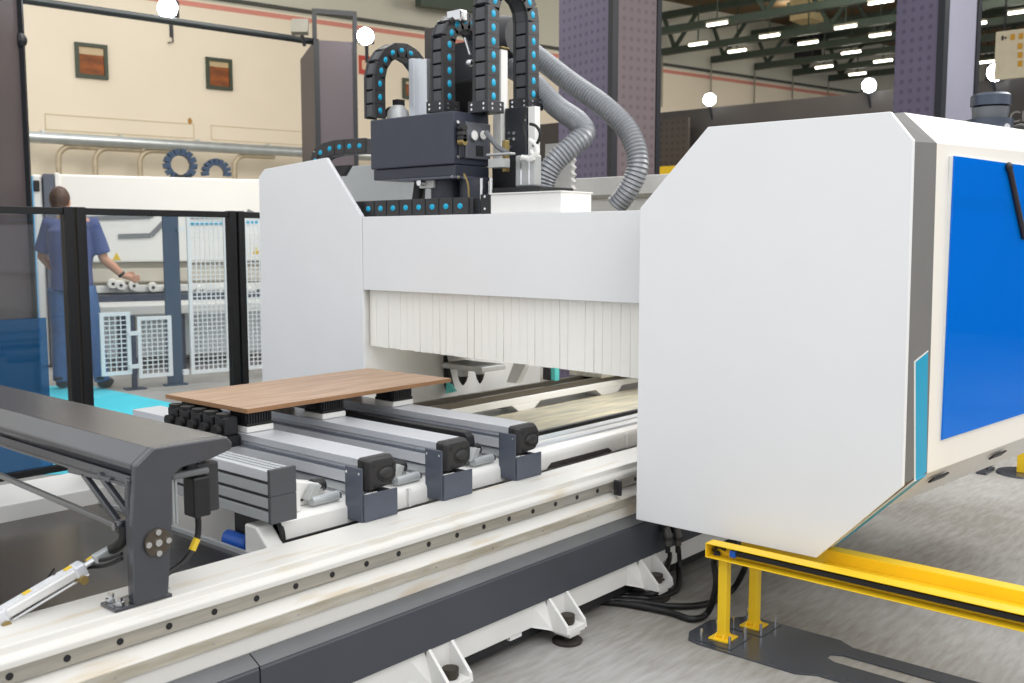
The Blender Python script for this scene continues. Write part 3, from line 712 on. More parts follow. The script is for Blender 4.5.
MB().prism([(1.672, 2.40, .10), (1.672, 2.53, .10), (1.672, 2.53, .555), (1.672, 2.47, .555), (1.672, 2.41, .50)], (.058, 0, 0)).build('end_block', WHITE2, bed, bevel=.006)
MB().box(1.724, 1.734, 2.535, 2.66, .1, .57).build('end_cap', BLACK, bed)
# openings of the inner beam seen right of the supports
for a, b_ in ((2.98, 3.42), (3.62, 4.3)):
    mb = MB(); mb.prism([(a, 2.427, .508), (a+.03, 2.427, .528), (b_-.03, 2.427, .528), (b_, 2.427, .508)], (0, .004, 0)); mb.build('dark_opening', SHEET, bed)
for x in (2.24, 3.52): MB().box(x, x+.012, 2.420, 2.431, .509, .57).build('stiffener', WHITE2, bed)
# sheet floor of the front field
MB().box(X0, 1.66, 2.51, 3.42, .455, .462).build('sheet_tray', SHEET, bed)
MB().box(1.66, 1.672, 2.41, 3.42, .44, .474).build('tray_lip', ALUD, bed)
MB().box(1.672, 3.05, 2.72, 3.42, .18, .2).build('field_floor', BLACK, bed)
MB().prism([(1.68, 2.56, .42), (1.69, 2.56, .495), (1.722, 2.56, .505), (1.722, 2.56, .25), (1.68, 2.56, .25)], (0, .13, 0)).build('blue_guard', BLUEP, bed, bevel=.015)
# dust film on the flange
o = bed

# ================================================================== SUPPORT BEAMS
BY0, BY1 = 2.40, 3.86
SX = [(2.035, 'nearest the camera'), (2.385, 'middle one of the three'), (2.762, 'farthest, next to the gantry opening')]
sup_lab = ['aluminium support beam nearest the camera, ending in a dark moulded cap', 'middle aluminium support beam of the three, ending in a dark moulded cap', 'aluminium support beam closest to the gantry, ending in a dark moulded cap']
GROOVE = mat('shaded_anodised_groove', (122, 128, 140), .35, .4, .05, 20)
def support(x, lab):
    t = thing('support_beam', (x, BY0, .577), lab, 'support beam', 'support beams on the machine bed')
    w = .125; z1 = .705
    prof = [(0, z1), (w, z1), (w, z1-.025), (w-.008, z1-.03), (w-.008, z1-.045), (w, z1-.05), (w, z1-.085), (w-.02, z1-.09), (w-.02, z1-.12), (w-.008, z1-.125), (w-.008, .578), (.008, .578),
            (.008, z1-.125), (.02, z1-.12), (.02, z1-.09), (0, z1-.085), (0, z1-.05), (.008, z1-.045), (.008, z1-.03), (0, z1-.025)]
    MB().prism([(x+a, BY0+.03, z) for a, z in prof], (0, BY1-BY0-.03, 0)).build('aluminium_profile', ALU, t, bevel=.002)
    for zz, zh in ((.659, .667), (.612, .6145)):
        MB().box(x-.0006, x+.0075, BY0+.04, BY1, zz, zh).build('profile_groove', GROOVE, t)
    MB().box(x+.004, x+.02, BY0+.04, BY1, .586, .611).build('lower_profile', ALUD, t)
    # moulded cap: a tapering block with an oval boss
    cp = [(x-.004, z1-.002), (x+.006, z1+.004), (x+w-.012, z1+.004), (x+w+.006, z1-.02), (x+w+.004, z1-.075), (x+w-.02, z1-.098), (x+.01, z1-.104), (x-.004, z1-.10)]
    ci = [(x+.012, z1-.006), (x+.022, z1-.002), (x+w-.02, z1-.004), (x+w-.004, z1-.028), (x+w-.006, z1-.07), (x+w-.026, z1-.09), (x+.022, z1-.096), (x+.012, z1-.092)]
    mb = MB(); mb.loft([(a, BY0+.035, z) for a, z in cp], [(a, BY0+.005, z) for a, z in cp]); mb.loft([(a, BY0+.006, z) for a, z in cp], [(a, BY0-.012, z) for a, z in ci])
    c = mb.build('end_cap', CAPB, t, bevel=.004)
    mb = MB(); mb.ell((x+w*.62, BY0-.012, z1-.052), .032, .009, .02, 20, 10); mb.build('oval_boss', CAPB, c, smooth=True)
    mb = MB(); ps = [(x+w*.62+.038*math.cos(q*math.pi/12), BY0-.0115, z1-.052+.025*math.sin(q*math.pi/12)) for q in range(25)]; mb.tube(ps, .0022, 6); mb.build('boss_ring', RUBBER, c, smooth=True)
    for a, z in ((.024, z1-.022), (w-.018, z1-.028), (.03, z1-.088), (w-.03, z1-.082)):
        MB().cyl((x+a, BY0-.0135, z), (x+a, BY0-.011, z), .004, 10).build('screw', BLACK, c)
    # folded bracket plate
    bx = x-.05
    mb = MB(); mb.box(bx, bx+.006, 2.36, 2.44, .521, .692).box(bx+.006, bx+.145, 2.354, 2.36, .521, .608)
    b = mb.build('bracket_plate', BLUEGREY, t, bevel=.0015)
    for y in (2.37, 2.43): MB().cyl((bx-.002, y, .675), (bx+.001, y, .675), .0045, 10).build('screw', CHROME, b)
    MB().box(x+.02, x+.09, 2.362, 2.42, .521, .556).build('foot_block', BLACK, t)
    MB().box(x+.05, x+.09, 2.37, 2.42, .556, .60).build('connector', BLACK, t)
    MB().box(x-.01, x+.04, 2.365, 2.395, .588, .600).build('white_plug', WHITE2, t, bevel=.002)
    # clamping unit beside the beam
    cx = x-.05
    MB().prism([(cx-.14, 2.50, .577), (cx-.03, 2.50, .577), (cx-.03, 2.50, .61), (cx-.055, 2.50, .635), (cx-.14, 2.50, .655)], (0, .07, 0)).build('clamp_block', GREYP if x > 2.1 else WHITE2, t, bevel=.003)
    MB().cyl((cx-.115, 2.465, .594), (cx-.012, 2.465, .594), .016, 16).build('clamp_cylinder', ALUD, t, smooth=True)
    MB().cyl((cx-.014, 2.465, .594), (cx-.006, 2.465, .594), .017, 16).build('clamp_ring', CHROME, t)
    MB().cyl((cx-.06, 2.53, .62), (cx-.02, 2.53, .62), .024, 14).build('clamp_knob', BLACK, t, smooth=True)
    MB().prism([(cx-.13, 2.46, .60), (cx-.10, 2.46, .645), (cx-.075, 2.46, .64), (cx-.095, 2.46, .60)], (0, .03, 0)).build('clamp_lever', GREYP, t, bevel=.002)
    mb = MB(); mb.tube(smooth_path([(cx-.02, 2.52, .60), (cx-.07, 2.47, .63), (cx-.12, 2.49, .60), (cx-.13, 2.54, .58)], 5), .004, 6); mb.build('air_line', CABLE, t, smooth=True)
    return t
for (x, _), lab in zip(SX, sup_lab): support(x, lab)

# black stop bar between the second and third beam
t = thing('stop_bar', (2.62, 2.5, .54), 'black round-ended bar lying beside the farthest support beam', 'bar')
prof = [(2.52, .615), (2.505, .63), (2.50, .655), (2.505, .68), (2.525, .695), (3.85, .695), (3.85, .615)]
MB().prism([(2.615, y, z) for y, z in prof], (.035, 0, 0)).build('bar', BLACK, t, bevel=.004)
for y in (2.70, 2.80): MB().cyl((2.612, y, .67), (2.6155, y, .67), .007, 10).build('rivet', CHROME, t)
MB().box(2.62, 2.645, 2.56, 2.70, .577, .616).build('foot', BLACK, t)

# stacked profile block
t = thing('profile_stack', (1.72, 2.39, .577), 'stack of slotted aluminium profiles closed by a dark grey end plate', 'profile')
for k in range(4):
    z0 = .579+.0405*k
    pr_ = [(1.674, z0), (1.758, z0), (1.758, z0+.031), (1.674, z0+.031)]
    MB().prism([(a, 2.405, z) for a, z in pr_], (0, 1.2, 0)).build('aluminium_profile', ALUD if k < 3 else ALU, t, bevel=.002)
    if k < 3: MB().box(1.679, 1.753, 2.405, 3.6, z0+.031, z0+.0405).build('black_slot', BLACK, t)
for z0, z1 in ((.577, .658), (.659, .738)): MB().box(1.670, 1.762, 2.39, 2.404, z0, z1).build('end_plate', mat('end_plate_grey', (74, 76, 80), .5, 0, .04, 12), t, bevel=.0015)
for a in (1.695, 1.716, 1.737): MB().box(a, a+.006, 2.406, 3.6, .7315, .7345).build('profile_ridge', ALUD, t)
MB().prism([(1.764, 2.45, .577), (1.82, 2.45, .577), (1.82, 2.45, .62), (1.795, 2.45, .66), (1.795, 2.45, .69), (1.764, 2.45, .71)], (0, .05, 0)).build('white_bracket', WHITE2, t, bevel=.002)

# ---- suction pods under the board
def pod(x, y, lab, rows=1):
    t = thing('suction_pod', (x, y, .705), lab, 'suction pod', 'suction pods under the board')
    MB().box(x-.058, x+.058, y-.06, y+.06, .706, .728).build('pod_base', WHITE2, t, bevel=.004)
    mb = MB()
    mb.box(x-.056, x+.056, y-.058, y+.058, .728, .740); mb.build('seal_ring', RUBBER, t, bevel=.003)
    b = MB(); b.box(x-.05, x+.05, y-.05, y+.05, .740, .776)
    for k in range(9):
        q = -.046+.0115*k
        b.box(x-.056, x+.056, y+q-.0035, y+q+.0035, .742, .774)
        b.box(x+q-.0035, x+q+.0035, y-.056, y+.056, .742, .774)
    b.build('ribbed_body', BLACK, t)
    MB().box(x-.06, x+.06, y-.062, y+.062, .776, .7835).build('suction_lip', RUBBER, t, bevel=.002)
    return t
for bi, (x, _) in enumerate(SX):
    bn = ('the support beam nearest the camera', 'the middle support beam', 'the support beam closest to the gantry')[bi]
    for yi, y in enumerate((3.12, 3.45)):
        pod(x+.068, y+.012*bi, 'black suction pod on %s, %s' % (bn, ("at the board's front edge", "at the board's back edge")[yi]))
# row of black clamping blocks on the first beam's left flank
t = thing('clamp_strip', (1.99, 3.2, .66), 'row of black knobbed blocks beneath the left end of the board', 'clamp')
for k in range(5):
    y = 3.09+.08*k
    b = MB(); b.box(1.972, 2.03, y, y+.065, .70, .768); b.build('block', BLACK, t, bevel=.006)
    MB().tube([(1.968, y+.033, .72), (1.95, y+.033, .72)], .022, 12).build('knob', RUBBER, t, smooth=True)
    MB().cyl((1.99, y+.033, .768), (1.99, y+.033, .779), .026, 14).build('suction_cup', RUBBER, t, smooth=True)
MB().box(1.985, 2.03, 3.08, 3.5, .66, .70).build('carrier', BLACK, t)

# ---- the wooden board
A = Vector((2.022, 3.022, 0)); ang = math.radians(.9)
BM_ = frame((A.x, A.y, 0), ang)
board = MB(BM_).box(0, 1.045, 0, .535, .7845, .802).build('board', WOOD, bevel=.0015, loc=(A.x, A.y, .784))
tag(board, 'brown oak patterned board lying on the suction pods', 'board')
mb = MB(BM_); mb.box(0, 1.045, -.0012, 0, .7855, .801).box(-.0012, 0, 0, .535, .7855, .801); mb.build('edge_band', WOODE, board)

# ================================================================== DARK PRESSURE BEAM
K = 2.22/2.15
def S(px, py): return P(px, py, y=2.22)
fp = [(133.4, 465.4), (151, 447.8), (224.3, 436), (230, 442), (228.7, 449), (209.6, 458), (179, 467), (170, 475.7), (170, 517), (164, 596), (132, 602), (135, 514)]
L = [S(*q) for q in fp]
t = thing('pressure_beam', (L[10].x, 2.22, .52), 'charcoal angled beam on a post at the left, over the dark tray', 'beam')
xl, xr = L[0].x, L[3].x
# hood: profile (x,z) of the folded cover, running back along +Y
ztop = (L[1].z+L[2].z)/2
outer = [(xl, L[0].z), (L[1].x, ztop), (L[2].x, ztop), (L[3].x, ztop-.018), (L[4].x, ztop-.036), (L[5].x, ztop-.053), (L[6].x, ztop-.062), (L[6].x-.01, ztop-.066), (xl+.012, ztop-.066), (xl, L[0].z-.012)]
MB().prism([(x, 2.232, z) for x, z in outer], (0, 1.55, 0)).build('hood', DARK, t, bevel=.003)
# lower web of the hood seen from the camera side
MB().box(xl+.004, xl+.02, 2.245, 3.75, ztop-.088, ztop-.066).build('web', DARK, t)
MB().box(xl-.002, xl+.03, 2.245, 3.75, ztop-.094, ztop-.088).build('web_lip', DARK, t, bevel=.002)
post = [(p.x, p.z) for p in (L[0], L[1], L[2], L[3], L[4], L[5], L[6], L[7], L[8])]
pw0, pw1 = L[10].x, L[9].x
poly = [(x, z) for x, z in post] + [(pw1+.006, .53), (pw0, .53), (pw0+.004, .72)]
ep = MB().prism([(x, 2.208, z) for x, z in poly], (0, .024, 0)).build('end_plate', DARK, t, bevel=.004)
MB().box(pw0+.008, pw1-.012, 2.232, 2.255, .53, ztop-.07).build('post', DARK, t, bevel=.004)
MB().box(pw0-.045, pw1+.02, 2.215, 2.29, .5205, .529).build('foot_plate', DARK, t, bevel=.002)
for x in (pw0-.025, pw1+.012):
    for y in (2.235, 2.275): MB().tube([(x, y, .53), (x, y, .538), (x, y, .539), (x, y, .55)], [.013, .013, .008, .008], 6).build('foot_bolt', CHROME, t)
c = S(154, 541)
fl = MB().cyl((c.x, 2.2, c.z), (c.x, 2.21, c.z), .034, 24).build('flange_disc', mat('bronze_disc', (84, 76, 66), .4, .4), t)
for k, (du, dv) in enumerate(((0, 0), (.026, .0), (-.026, 0), (0, .026), (0, -.026))):
    MB().cyl((c.x+du, 2.1955, c.z+dv), (c.x+du, 2.2005, c.z+dv), .0075 if k else .009, 10).build('bolt_head', CHROME, fl)
# truss struts under the hood (seen left of the post)
for a, b_ in (((58, 0), (0, 0)),):
    pass
def strut(p0, p1, w=.02, h=.016, nm='strut', m=DARK):
    MB().bar(p0, p1, w, h).build(nm, m, t, bevel=.002)
sx = pw0+.02; pv = P(121, 525, x=sx)
strut(P(84, 474, x=sx), pv, .014, .014)
strut(P(100, 474, x=sx), P(130, 515, x=sx), .014, .014)
strut(P(70, 470, x=sx), P(112, 480, x=sx), .014, .012)
strut(P(-40, 458, x=sx), P(118, 526, x=sx), .014, .014, 'tie_rod', mat('grey_tie_rod', (132, 132, 132), .35, .4))
MB().box(sx-.012, sx+.012, pv.y-.018, pv.y+.01, pv.z-.018, pv.z+.014).build('pivot_block', DARK, t, bevel=.004)
MB().cyl((sx-.02, pv.y, pv.z), (sx+.02, pv.y, pv.z), .010, 14).build('pivot_pin', CHROME, t)
# sensor box with arm on the right
q = P(197, 480, y=2.27)
MB().box(q.x-.012, q.x+.052, 2.25, 2.31, q.z-.085, q.z+.045).build('sensor_box', mat('graphite_box', (52, 52, 54), .45), t, bevel=.005)
MB().box(q.x-.03, q.x+.018, 2.235, 2.29, q.z-.09, q.z+.015).build('plug_box', BLACK, t, bevel=.006)
MB().box(q.x-.085, q.x+.02, 2.24, 2.29, q.z+.018, q.z+.036).build('sensor_arm', mat('mid_grey_arm', (112, 114, 116), .4), t, bevel=.006)
MB().tube([(q.x-.02, 2.27, q.z+.036), (q.x-.02, 2.27, q.z+.065)], .02, 12).build('clamp_knob', BLACK, t, smooth=True)
MB().tube([(q.x-.0, 2.27, q.z+.05), (q.x+.02, 2.27, q.z+.055)], .012, 12).build('silver_button', CHROME, t, smooth=True)
for dx in (-.075, -.066): MB().cyl((q.x+dx, 2.26, q.z-.10), (q.x+dx, 2.26, q.z+.02), .004, 10).build('guide_pin', ALUD, t)
pts = smooth_path([(q.x-.005, 2.262, q.z-.09), (q.x-.01, 2.262, q.z-.15), (q.x-.05, 2.26, q.z-.20), (pw1+.01, 2.25, q.z-.222)], 6)
cb = MB().tube(pts, .008, 8).build('sensor_cable', CABLE, t, smooth=True)
MB().tube([pts[6], pts[9]], .0095, 8).build('cable_label', YELT, cb)

# ---- pneumatic cylinder leaning against the post
t = thing('pneumatic_cylinder', P(60, 580, y=2.42), 'silver pneumatic cylinder slanting down at the lower left', 'cylinder')
a = P(-14, 624, y=2.36); b_ = P(90, 563, y=2.36); e = P(107, 552, x=1.155)
ax = (b_-a).normalized(); sd = ax.cross(Vector((0, 0, 1))).normalized(); up_ = sd.cross(ax)
ln = (b_-a).length
def along(f, u=0, v=0): return a + (b_-a)*f + up_*u + sd*v
MB().obox(along(.5), ax, sd, up_, ln*.38, .0155, .013).build('barrel', mat('satin_silver', (222, 222, 222), .3, .4, .04, 20), t, bevel=.006)
for s in (-.9, .0, .9): MB().tube([along(.14, .0145, .010*s), along(.86, .0145, .010*s)], .0035, 8).build('barrel_rib', CHROME, t, smooth=True)
MB().obox(along(.88), ax, sd, up_, .014, .019, .016).build('front_head', ALU, t, bevel=.004)
MB().obox(along(.12), ax, sd, up_, .014, .019, .016).build('rear_head', ALU, t, bevel=.004)
MB().cyl(along(.9), e, .007, 12).build('piston_rod', CHROME, t, smooth=True)
MB().obox(e-ax*.012, ax, sd, up_, .024, .011, .011).build('clevis', ALUD, t, bevel=.004)
pts = smooth_path([e+ax*.012, P(118, 546, x=1.16), P(124, 538, x=1.165), P(124, 526, x=1.165)], 6)
MB().tube(pts, .013, 12).build('rubber_bellows', RUBBER, t, smooth=True)
MB().tube([along(.1, -.026), along(.95, -.024)], .004, 8).build('side_rod', CHROME, t, smooth=True)
for f in (.12, .86): MB().cyl(along(f, -.02, -.028), along(f, -.02, .028), .011, 12).build('pin', BRASS, t)
for f in (.10, .40, .80): MB().obox(along(f, .0155, 0), ax, sd, up_, .009, .008, .003).build('yellow_tag', YELT, t)
MB().tube(smooth_path([along(.3, -.02, -.02), along(.5, -.035, -.03), along(.6, .0, -.03), along(.7, .03, -.01)], 6), .003, 6).build('sensor_wire', CABLE, t, smooth=True)
pe = Vector((pw0+.005, 2.27, .63))
MB().tube(smooth_path([along(.86, -.01, -.01), along(.98, -.012, -.01), (pe+b_)/2+Vector((0, 0, -.012)), pe], 6), .005, 8).build('air_hose', CABLE, t, smooth=True)
MB().tube(smooth_path([along(.86, .0, -.015), along(1.0, -.002, -.015), (pe+b_)/2+Vector((0, 0, .004)), pe+Vector((0, 0, .012))], 6), .005, 8).build('air_hose', CABLE, t, smooth=True)
MB().tube([along(1.0, -.003, -.02), along(1.12, -.0, -.022)], .007, 8).build('yellow_tag', YELT, t)
# ================================================================== GANTRY
g = thing('gantry', (3.6, 2.9, .35), 'white gantry bridging the bed with big angular end covers and a blue window', 'machine')
GX = 3.1
front = [(2.088, .345), (2.088, 1.516), (1.811, 1.79), (1.179, 1.79), (1.107, 1.70), (1.097, .635), (1.37, .348)]
MB().prism([(GX, y, z) for y, z in front], (.02, 0, 0)).build('front_panel', WHITE, g, bevel=.002)
# grey band widening towards the shell
A_ = [(GX+.02, y, z) for y, z in [(2.07, .36), (2.07, 1.51), (1.805, 1.78), (1.184, 1.782), (1.114, 1.697), (1.104, .64), (1.372, .355)]]
XB = 3.33
B_ = [(XB, y, z) for y, z in [(2.07, .36), (2.07, 1.51), (1.80, 1.78), (1.222, 1.813), (1.113, 1.708), (1.10, .635), (1.375, .355)]]
MB().loft(A_, B_).build('grey_band', GREYBAND, g)
# white shell flaring towards the back of the machine
XC = 5.0; fl_ = .0875*(XC-XB)
Bs = [(XB, y, z) for y, z in [(2.06, .482), (2.06, 1.505), (1.80, 1.785), (1.222, 1.813), (1.113, 1.708), (1.10, .635), (1.245, .488), (1.30, .482)]]
Cs = [(XC, y, z) for y, z in [(2.06, .482), (2.06, 1.505), (1.80, 1.83), (1.222-fl_*.8, 1.856), (1.113-fl_, 1.75), (1.10-fl_, .635), (1.245-fl_, .488), (1.30-fl_, .482)]]
shell = MB().loft(Bs, Cs).build('shell', WARM, g, bevel=.002)
# thin white edge between band and shell, teal accent
def side(xa, z, off=.0):
    """point on the band's side face"""
    k = (xa-GX)/(XB-GX); return Vector((xa, 1.107-.004*k - off + (0 if z > .635 else 0), z))
def onband(px, py):
    n = Vector((0, 1, 0)); return P(px, py, y=1.098)
tl = [(917, 362), (930, 351), (927, 472), (915.5, 481)]
def skin(p, o): return Vector((p.x, 1.1005+.0122*(p.z-.635)-o, p.z))
q4 = [skin(onband(*v), .0012) for v in tl]
mb = MB(); mb.prism(q4, (0, .0024, 0)); ta = mb.build('teal_accent', TEAL, g)
wl = [(916.3, 361.7), (930.2, 350.3), (930.2, 351.8), (917.4, 362.3), (915.9, 481.5), (914.8, 482)]
q6 = [skin(onband(*v), .0014) for v in wl]
MB().prism(q6, (0, .0024, 0)).build('white_edge_line', WHITE2, g)
# teal and grey run down the lower slanted face too
dv = Vector((0, 1.375-1.10, .355-.635))
def slant(f, xx): return Vector((xx, 1.10+dv.y*f, .635+dv.z*f))
nn = Vector((0, -.71, -.70))*.004
mb = MB(); qs = [slant(0, 3.225), slant(0, 3.318), slant(.98, 3.318), slant(.98, 3.225)]; mb.prism([p+nn for p in qs], -nn*1.4); mb.build('teal_accent', TEAL, g)
mb = MB(); qs = [slant(0, 3.212), slant(0, 3.225), slant(.98, 3.225), slant(.98, 3.212)]; mb.prism([p+nn for p in qs], -nn*1.4); mb.build('white_edge_line', WHITE2, g)
# blue window in the shell side
ca = math.radians(-5); un_ = Vector((-math.sin(ca), math.cos(ca), 0)); u_ = Vector((math.cos(ca), math.sin(ca), 0))
W0_ = Vector((3.342, 1.106, 0))
WFm = frame((W0_.x, W0_.y, 0), ca)
MB(WFm).box(.080, 1.55, -.0135, -.0085, .735, 1.672).build('blue_window', BLUEGLASS, g, bevel=.001)
MB(WFm).box(.082, 1.55, -.008, .004, .735, 1.672).build('window_backing', mat('pale_interior', (232, 234, 234), .5, 0, .02, 2), g)
for a, b_ in ((.30, 1.50),): MB(WFm).box(a-.218, b_, -.0084, -.008, 1.50, 1.545).build('inner_bar', mat('dim_inner_bar', (120, 150, 190), .5), g)
p1 = Ppl(1009, 167, W0_-un_*.02, un_); p2 = Ppl(1024, 238, W0_-un_*.02, un_)
arm = MB().tube([p1, p1.lerp(p2, .5), p2], .011, 10).build('dark_arm', mat('dark_arm', (44, 36, 40), .4), g, smooth=True)
MB().ell(p1, .022, .012, .018).build('arm_joint', BLACK, arm)
# slots on the lower slanted face of the shell
for xa in (3.50, 4.02):
    off = -.0875*(xa-XB)
    c = Vector((xa, 1.10+off+dv.y*.12, .635+dv.z*.16)) + nn*.5
    MB().obox(c, (1, -.0875, 0), Vector((0, dv.y, dv.z)).normalized(), Vector((0, -.71, -.70)), .06, .013, .003).build('slot', BLACK, g)
# front crossbeam
MB().box(3.3, 3.34, 2.0, 3.885, 1.15, 1.515).build('crossbeam_panel', WHITE, g, bevel=.002)
MB().box(3.345, 3.40, 2.0, 3.88, 1.49, 1.513).build('crossbeam_top', WHITE2, g)
MB().box(3.40, 3.72, 2.0, 3.88, 1.17, 1.50).build('crossbeam_body', WHITE2, g)
MB().box(5.3, 5.33, 2.0, 4.7, .59, 1.30).build('rear_screen', WHITE2, g)
MB().box(4.40, 4.50, 2.2, 4.6, 1.30, 1.735).build('rear_beam', WHITE2, g, bevel=.004)
MB().box(4.385, 4.40, 2.2, 4.6, 1.62, 1.64).build('rear_rail', STEEL, g)
MB().box(3.9, 4.37, 2.2, 3.3, 1.501, 1.53).build('top_grating', mat('grey_grating', (120, 116, 106), .6, .3, .1, 60), g)
# left end cover
lf = [(3.885, .30), (3.89, 1.522), (4.16, 1.822), (4.70, 1.788), (4.754, 1.75), (4.775, .30)]
MB().prism([(3.298, y, z) for y, z in lf], (.02, 0, 0)).build('left_end_panel', WHITE, g, bevel=.003)
lb = [(3.90, .31), (3.90, 1.45), (4.70, 1.45), (4.77, .31)]
MB().prism([(3.318, y, z) for y, z in lb], (1.4, 0, 0)).build('left_end_body', WHITE2, g)
for y in (4.0, 4.6): MB().box(3.6, 4.4, y, y+.12, 0, .31).build('left_foot', SKIRT, g)
# right leg down to the bed carriage
MB().box(3.36, 4.5, 2.07, 2.18, .58, 1.17).build('right_leg', WHITE2, g)
# carriage block riding on the guide rail, at the inner edge of the cover
MB().box(3.085, 3.098, 2.15, 2.186, .425, .485).build('wiper', BLACK, g, bevel=.006)
MB().tube([(3.07, 2.165, .445), (3.098, 2.165, .445)], .007, 12).build('grease_nipple', CAPB, g, smooth=True)
# ---- bristle curtain
n = 41; y0, y1 = 2.02, 3.888
for k in range(n):
    w = (y1-y0)/n; ya = y0+w*k; rx = random.uniform(-.001, .001); rb = random.uniform(-.002, .002); tw = random.uniform(-.004, .004)
    zb = .842+.02*(k/n)+random.uniform(-.001, .001)
    A0 = [(3.346+rx, ya+.0015, 1.15), (3.346+rx, ya+w*1.0, 1.15), (3.362+rx, ya+w*1.0, 1.15), (3.362+rx, ya+.0015, 1.15)]
    gp = .0048 if k % 4 == 1 else .0004
    B0 = [(3.346+rx+rb+tw*.5, ya+gp, zb), (3.346+rx+rb-tw*.5, ya+w-gp, zb+random.uniform(-.001, .001)), (3.362+rx+rb-tw*.5, ya+w-gp, zb), (3.362+rx+rb+tw*.5, ya+gp, zb)]
    MB().loft(A0, B0).build('bristle_strip', BRISTLE, g)
MB().box(3.3635, 3.367, y0, y1, .86, 1.15).build('bristle_backing', BRISTLE2, g)
# ---- working unit hanging under the beam, seen below the curtain
t = thing('drilling_head', (3.62, 3.55, 1.15), 'dark drilling head with tool tips, showing below the bristle curtain', 'tool head')
HX = 3.85
def hp(px, py): q = P(px, py, x=HX); return q.y, q.z
ya_, za_ = hp(438, 352); yb_, zb3 = hp(488, 358)
MB().box(HX-.02, HX+.25, yb_, ya_, za_, 1.165).build('head_body', BLACK, t, bevel=.01)
ya_, za_ = hp(446, 362); yb_, zb3 = hp(487, 372)
MB().box(HX-.04, HX+.15, yb_, ya_, zb3, za_-.0).build('tool_plate', GREYP, t, bevel=.006)
for px, py, r in ((463, 383, .030), (480, 381, .026)):
    y_, z_ = hp(px, py)
    s_ = MB().tube([(HX, y_, zb3+.01), (HX, y_, zb3-.01), (HX, y_, z_+.035)], [r*1.2, r, r*.9], 14).build('chuck', GREYP, t, smooth=True)
    MB().tube([(HX, y_, z_+.038), (HX, y_, z_+.012), (HX, y_, z_-.012)], [r*.95, r*.7, .005], 12).build('tool_tip', BLACK, s_, smooth=True)
MB().prism([Vector((HX+.03, *hp(*q))) for q in ((432, 354), (440, 354), (448, 388), (442, 392))], (.02, 0, 0)).build('dark_guide', BLACK, t)
MB().prism([Vector((HX+.02, *hp(*q))) for q in ((444, 380), (452, 392), (443, 394))], (.02, 0, 0)).build('teal_wedge', TEALG, t)
o = MB(); gq = [P(*q, x=4.25) for q in ((506, 390), (516, 388), (529, 358), (516, 356))]; gq[0].z = gq[1].z = .588; o.prism(gq, (.05, 0, 0)); o = o.build('guide_block', WHITE2, loc=(4.25, gq[0].y, .588), bevel=.004)
tag(o, 'white slanted guide block standing on the rear rail under the bristle curtain', 'guide block')
t = thing('narrow_post', (4.05, 3.42, .585), 'turquoise and black narrow post behind the bristle curtain', 'post')
p = P(552, 372, x=4.5); q = P(552, 384, x=4.5)
MB().box(4.49, 4.53, p.y-.03, p.y+.0, .586, 1.165).build('turquoise_strip', TEALG, t)
MB().box(4.49, 4.53, p.y+.005, p.y+.06, .586, 1.165).build('black_strip', BLACK, t)
t = thing('rail_carriage', (4.6, 3.6, .585), 'dark carriage block with metal rollers riding on the rear rails, right part of the opening', 'carriage')
MB().box(4.75, 5.25, 3.45, 3.70, .586, .70).build('block', STEELB, t, bevel=.006)
for x in (4.85, 5.0, 5.15): MB().cyl((x, 3.44, .64), (x, 3.452, .64), .028, 14).build('roller', CHROME, t)
MB().box(4.9, 5.15, 3.40, 3.44, .60, .625).build('white_plug', WHITE2, t)

# ================================================================== MACHINING UNIT ON TOP
u = thing('spindle_unit', (3.6, 3.4, 1.52), 'black machining unit with control box and silver columns on top of the gantry', 'machining unit')
XF = 3.42
a = P(370, 119, x=XF); b_ = P(453, 112, x=XF); c = P(453, 164, x=XF)
ya, yb, zt_, zb_ = a.y, b_.y, (a.z+b_.z)/2, c.z
NAVY = mat('dark_navy_cabinet', (56, 60, 74), .4, .1, .05, 10)
cx1 = P(489, 140, y=yb).x
box_ = MB().box(XF, cx1, yb, ya, zb_+.0, zt_).build('control_box', NAVY, u, bevel=.006)
rx0 = P(466, 140, y=yb-.02).x
MB().box(rx0, cx1-.01, yb-.02, yb-.001, zb_+.03, zt_-.045).build('gauge_plate', mat('grey_gauge_plate', (96, 98, 106), .4, .2), box_, bevel=.004)
MB().box(XF+.03, rx0-.004, yb-.014, yb-.001, zb_+.03, zt_-.045).build('connector_plate', mat('dark_connector_plate', (48, 50, 58), .4), box_, bevel=.003)
for px, py in ((474.5, 135.5), (483, 135)):
    p = P(px, py, y=yb-.03)
    gg = MB().cyl((p.x, yb-.02, p.z), (p.x, yb-.032, p.z), .026, 20).build('pressure_gauge', CHROME, box_)
    MB().cyl((p.x, yb-.0322, p.z), (p.x, yb-.0335, p.z), .021, 20).build('dial', WHITE2, gg)
p = P(479.5, 151, y=yb-.021); MB().box(p.x-.024, p.x+.024, yb-.024, yb-.0201, p.z-.024, p.z+.024).build('black_socket', BLACK, box_)
for py, m in ((128, BLACK), (134, CAPB), (138.5, BLACK), (142, BRASS)):
    p = P(460.5, py, y=yb-.02); MB().tube([(p.x, yb-.014, p.z), (p.x, yb-.05, p.z)], .017, 12).build('connector', m, box_, smooth=True)
for px, py in ((458, 122), (458.5, 157)):
    p = P(px, py, y=yb-.016); MB().cyl((p.x, yb-.018, p.z), (p.x, yb-.0141, p.z), .008, 8).build('screw', CHROME, box_)
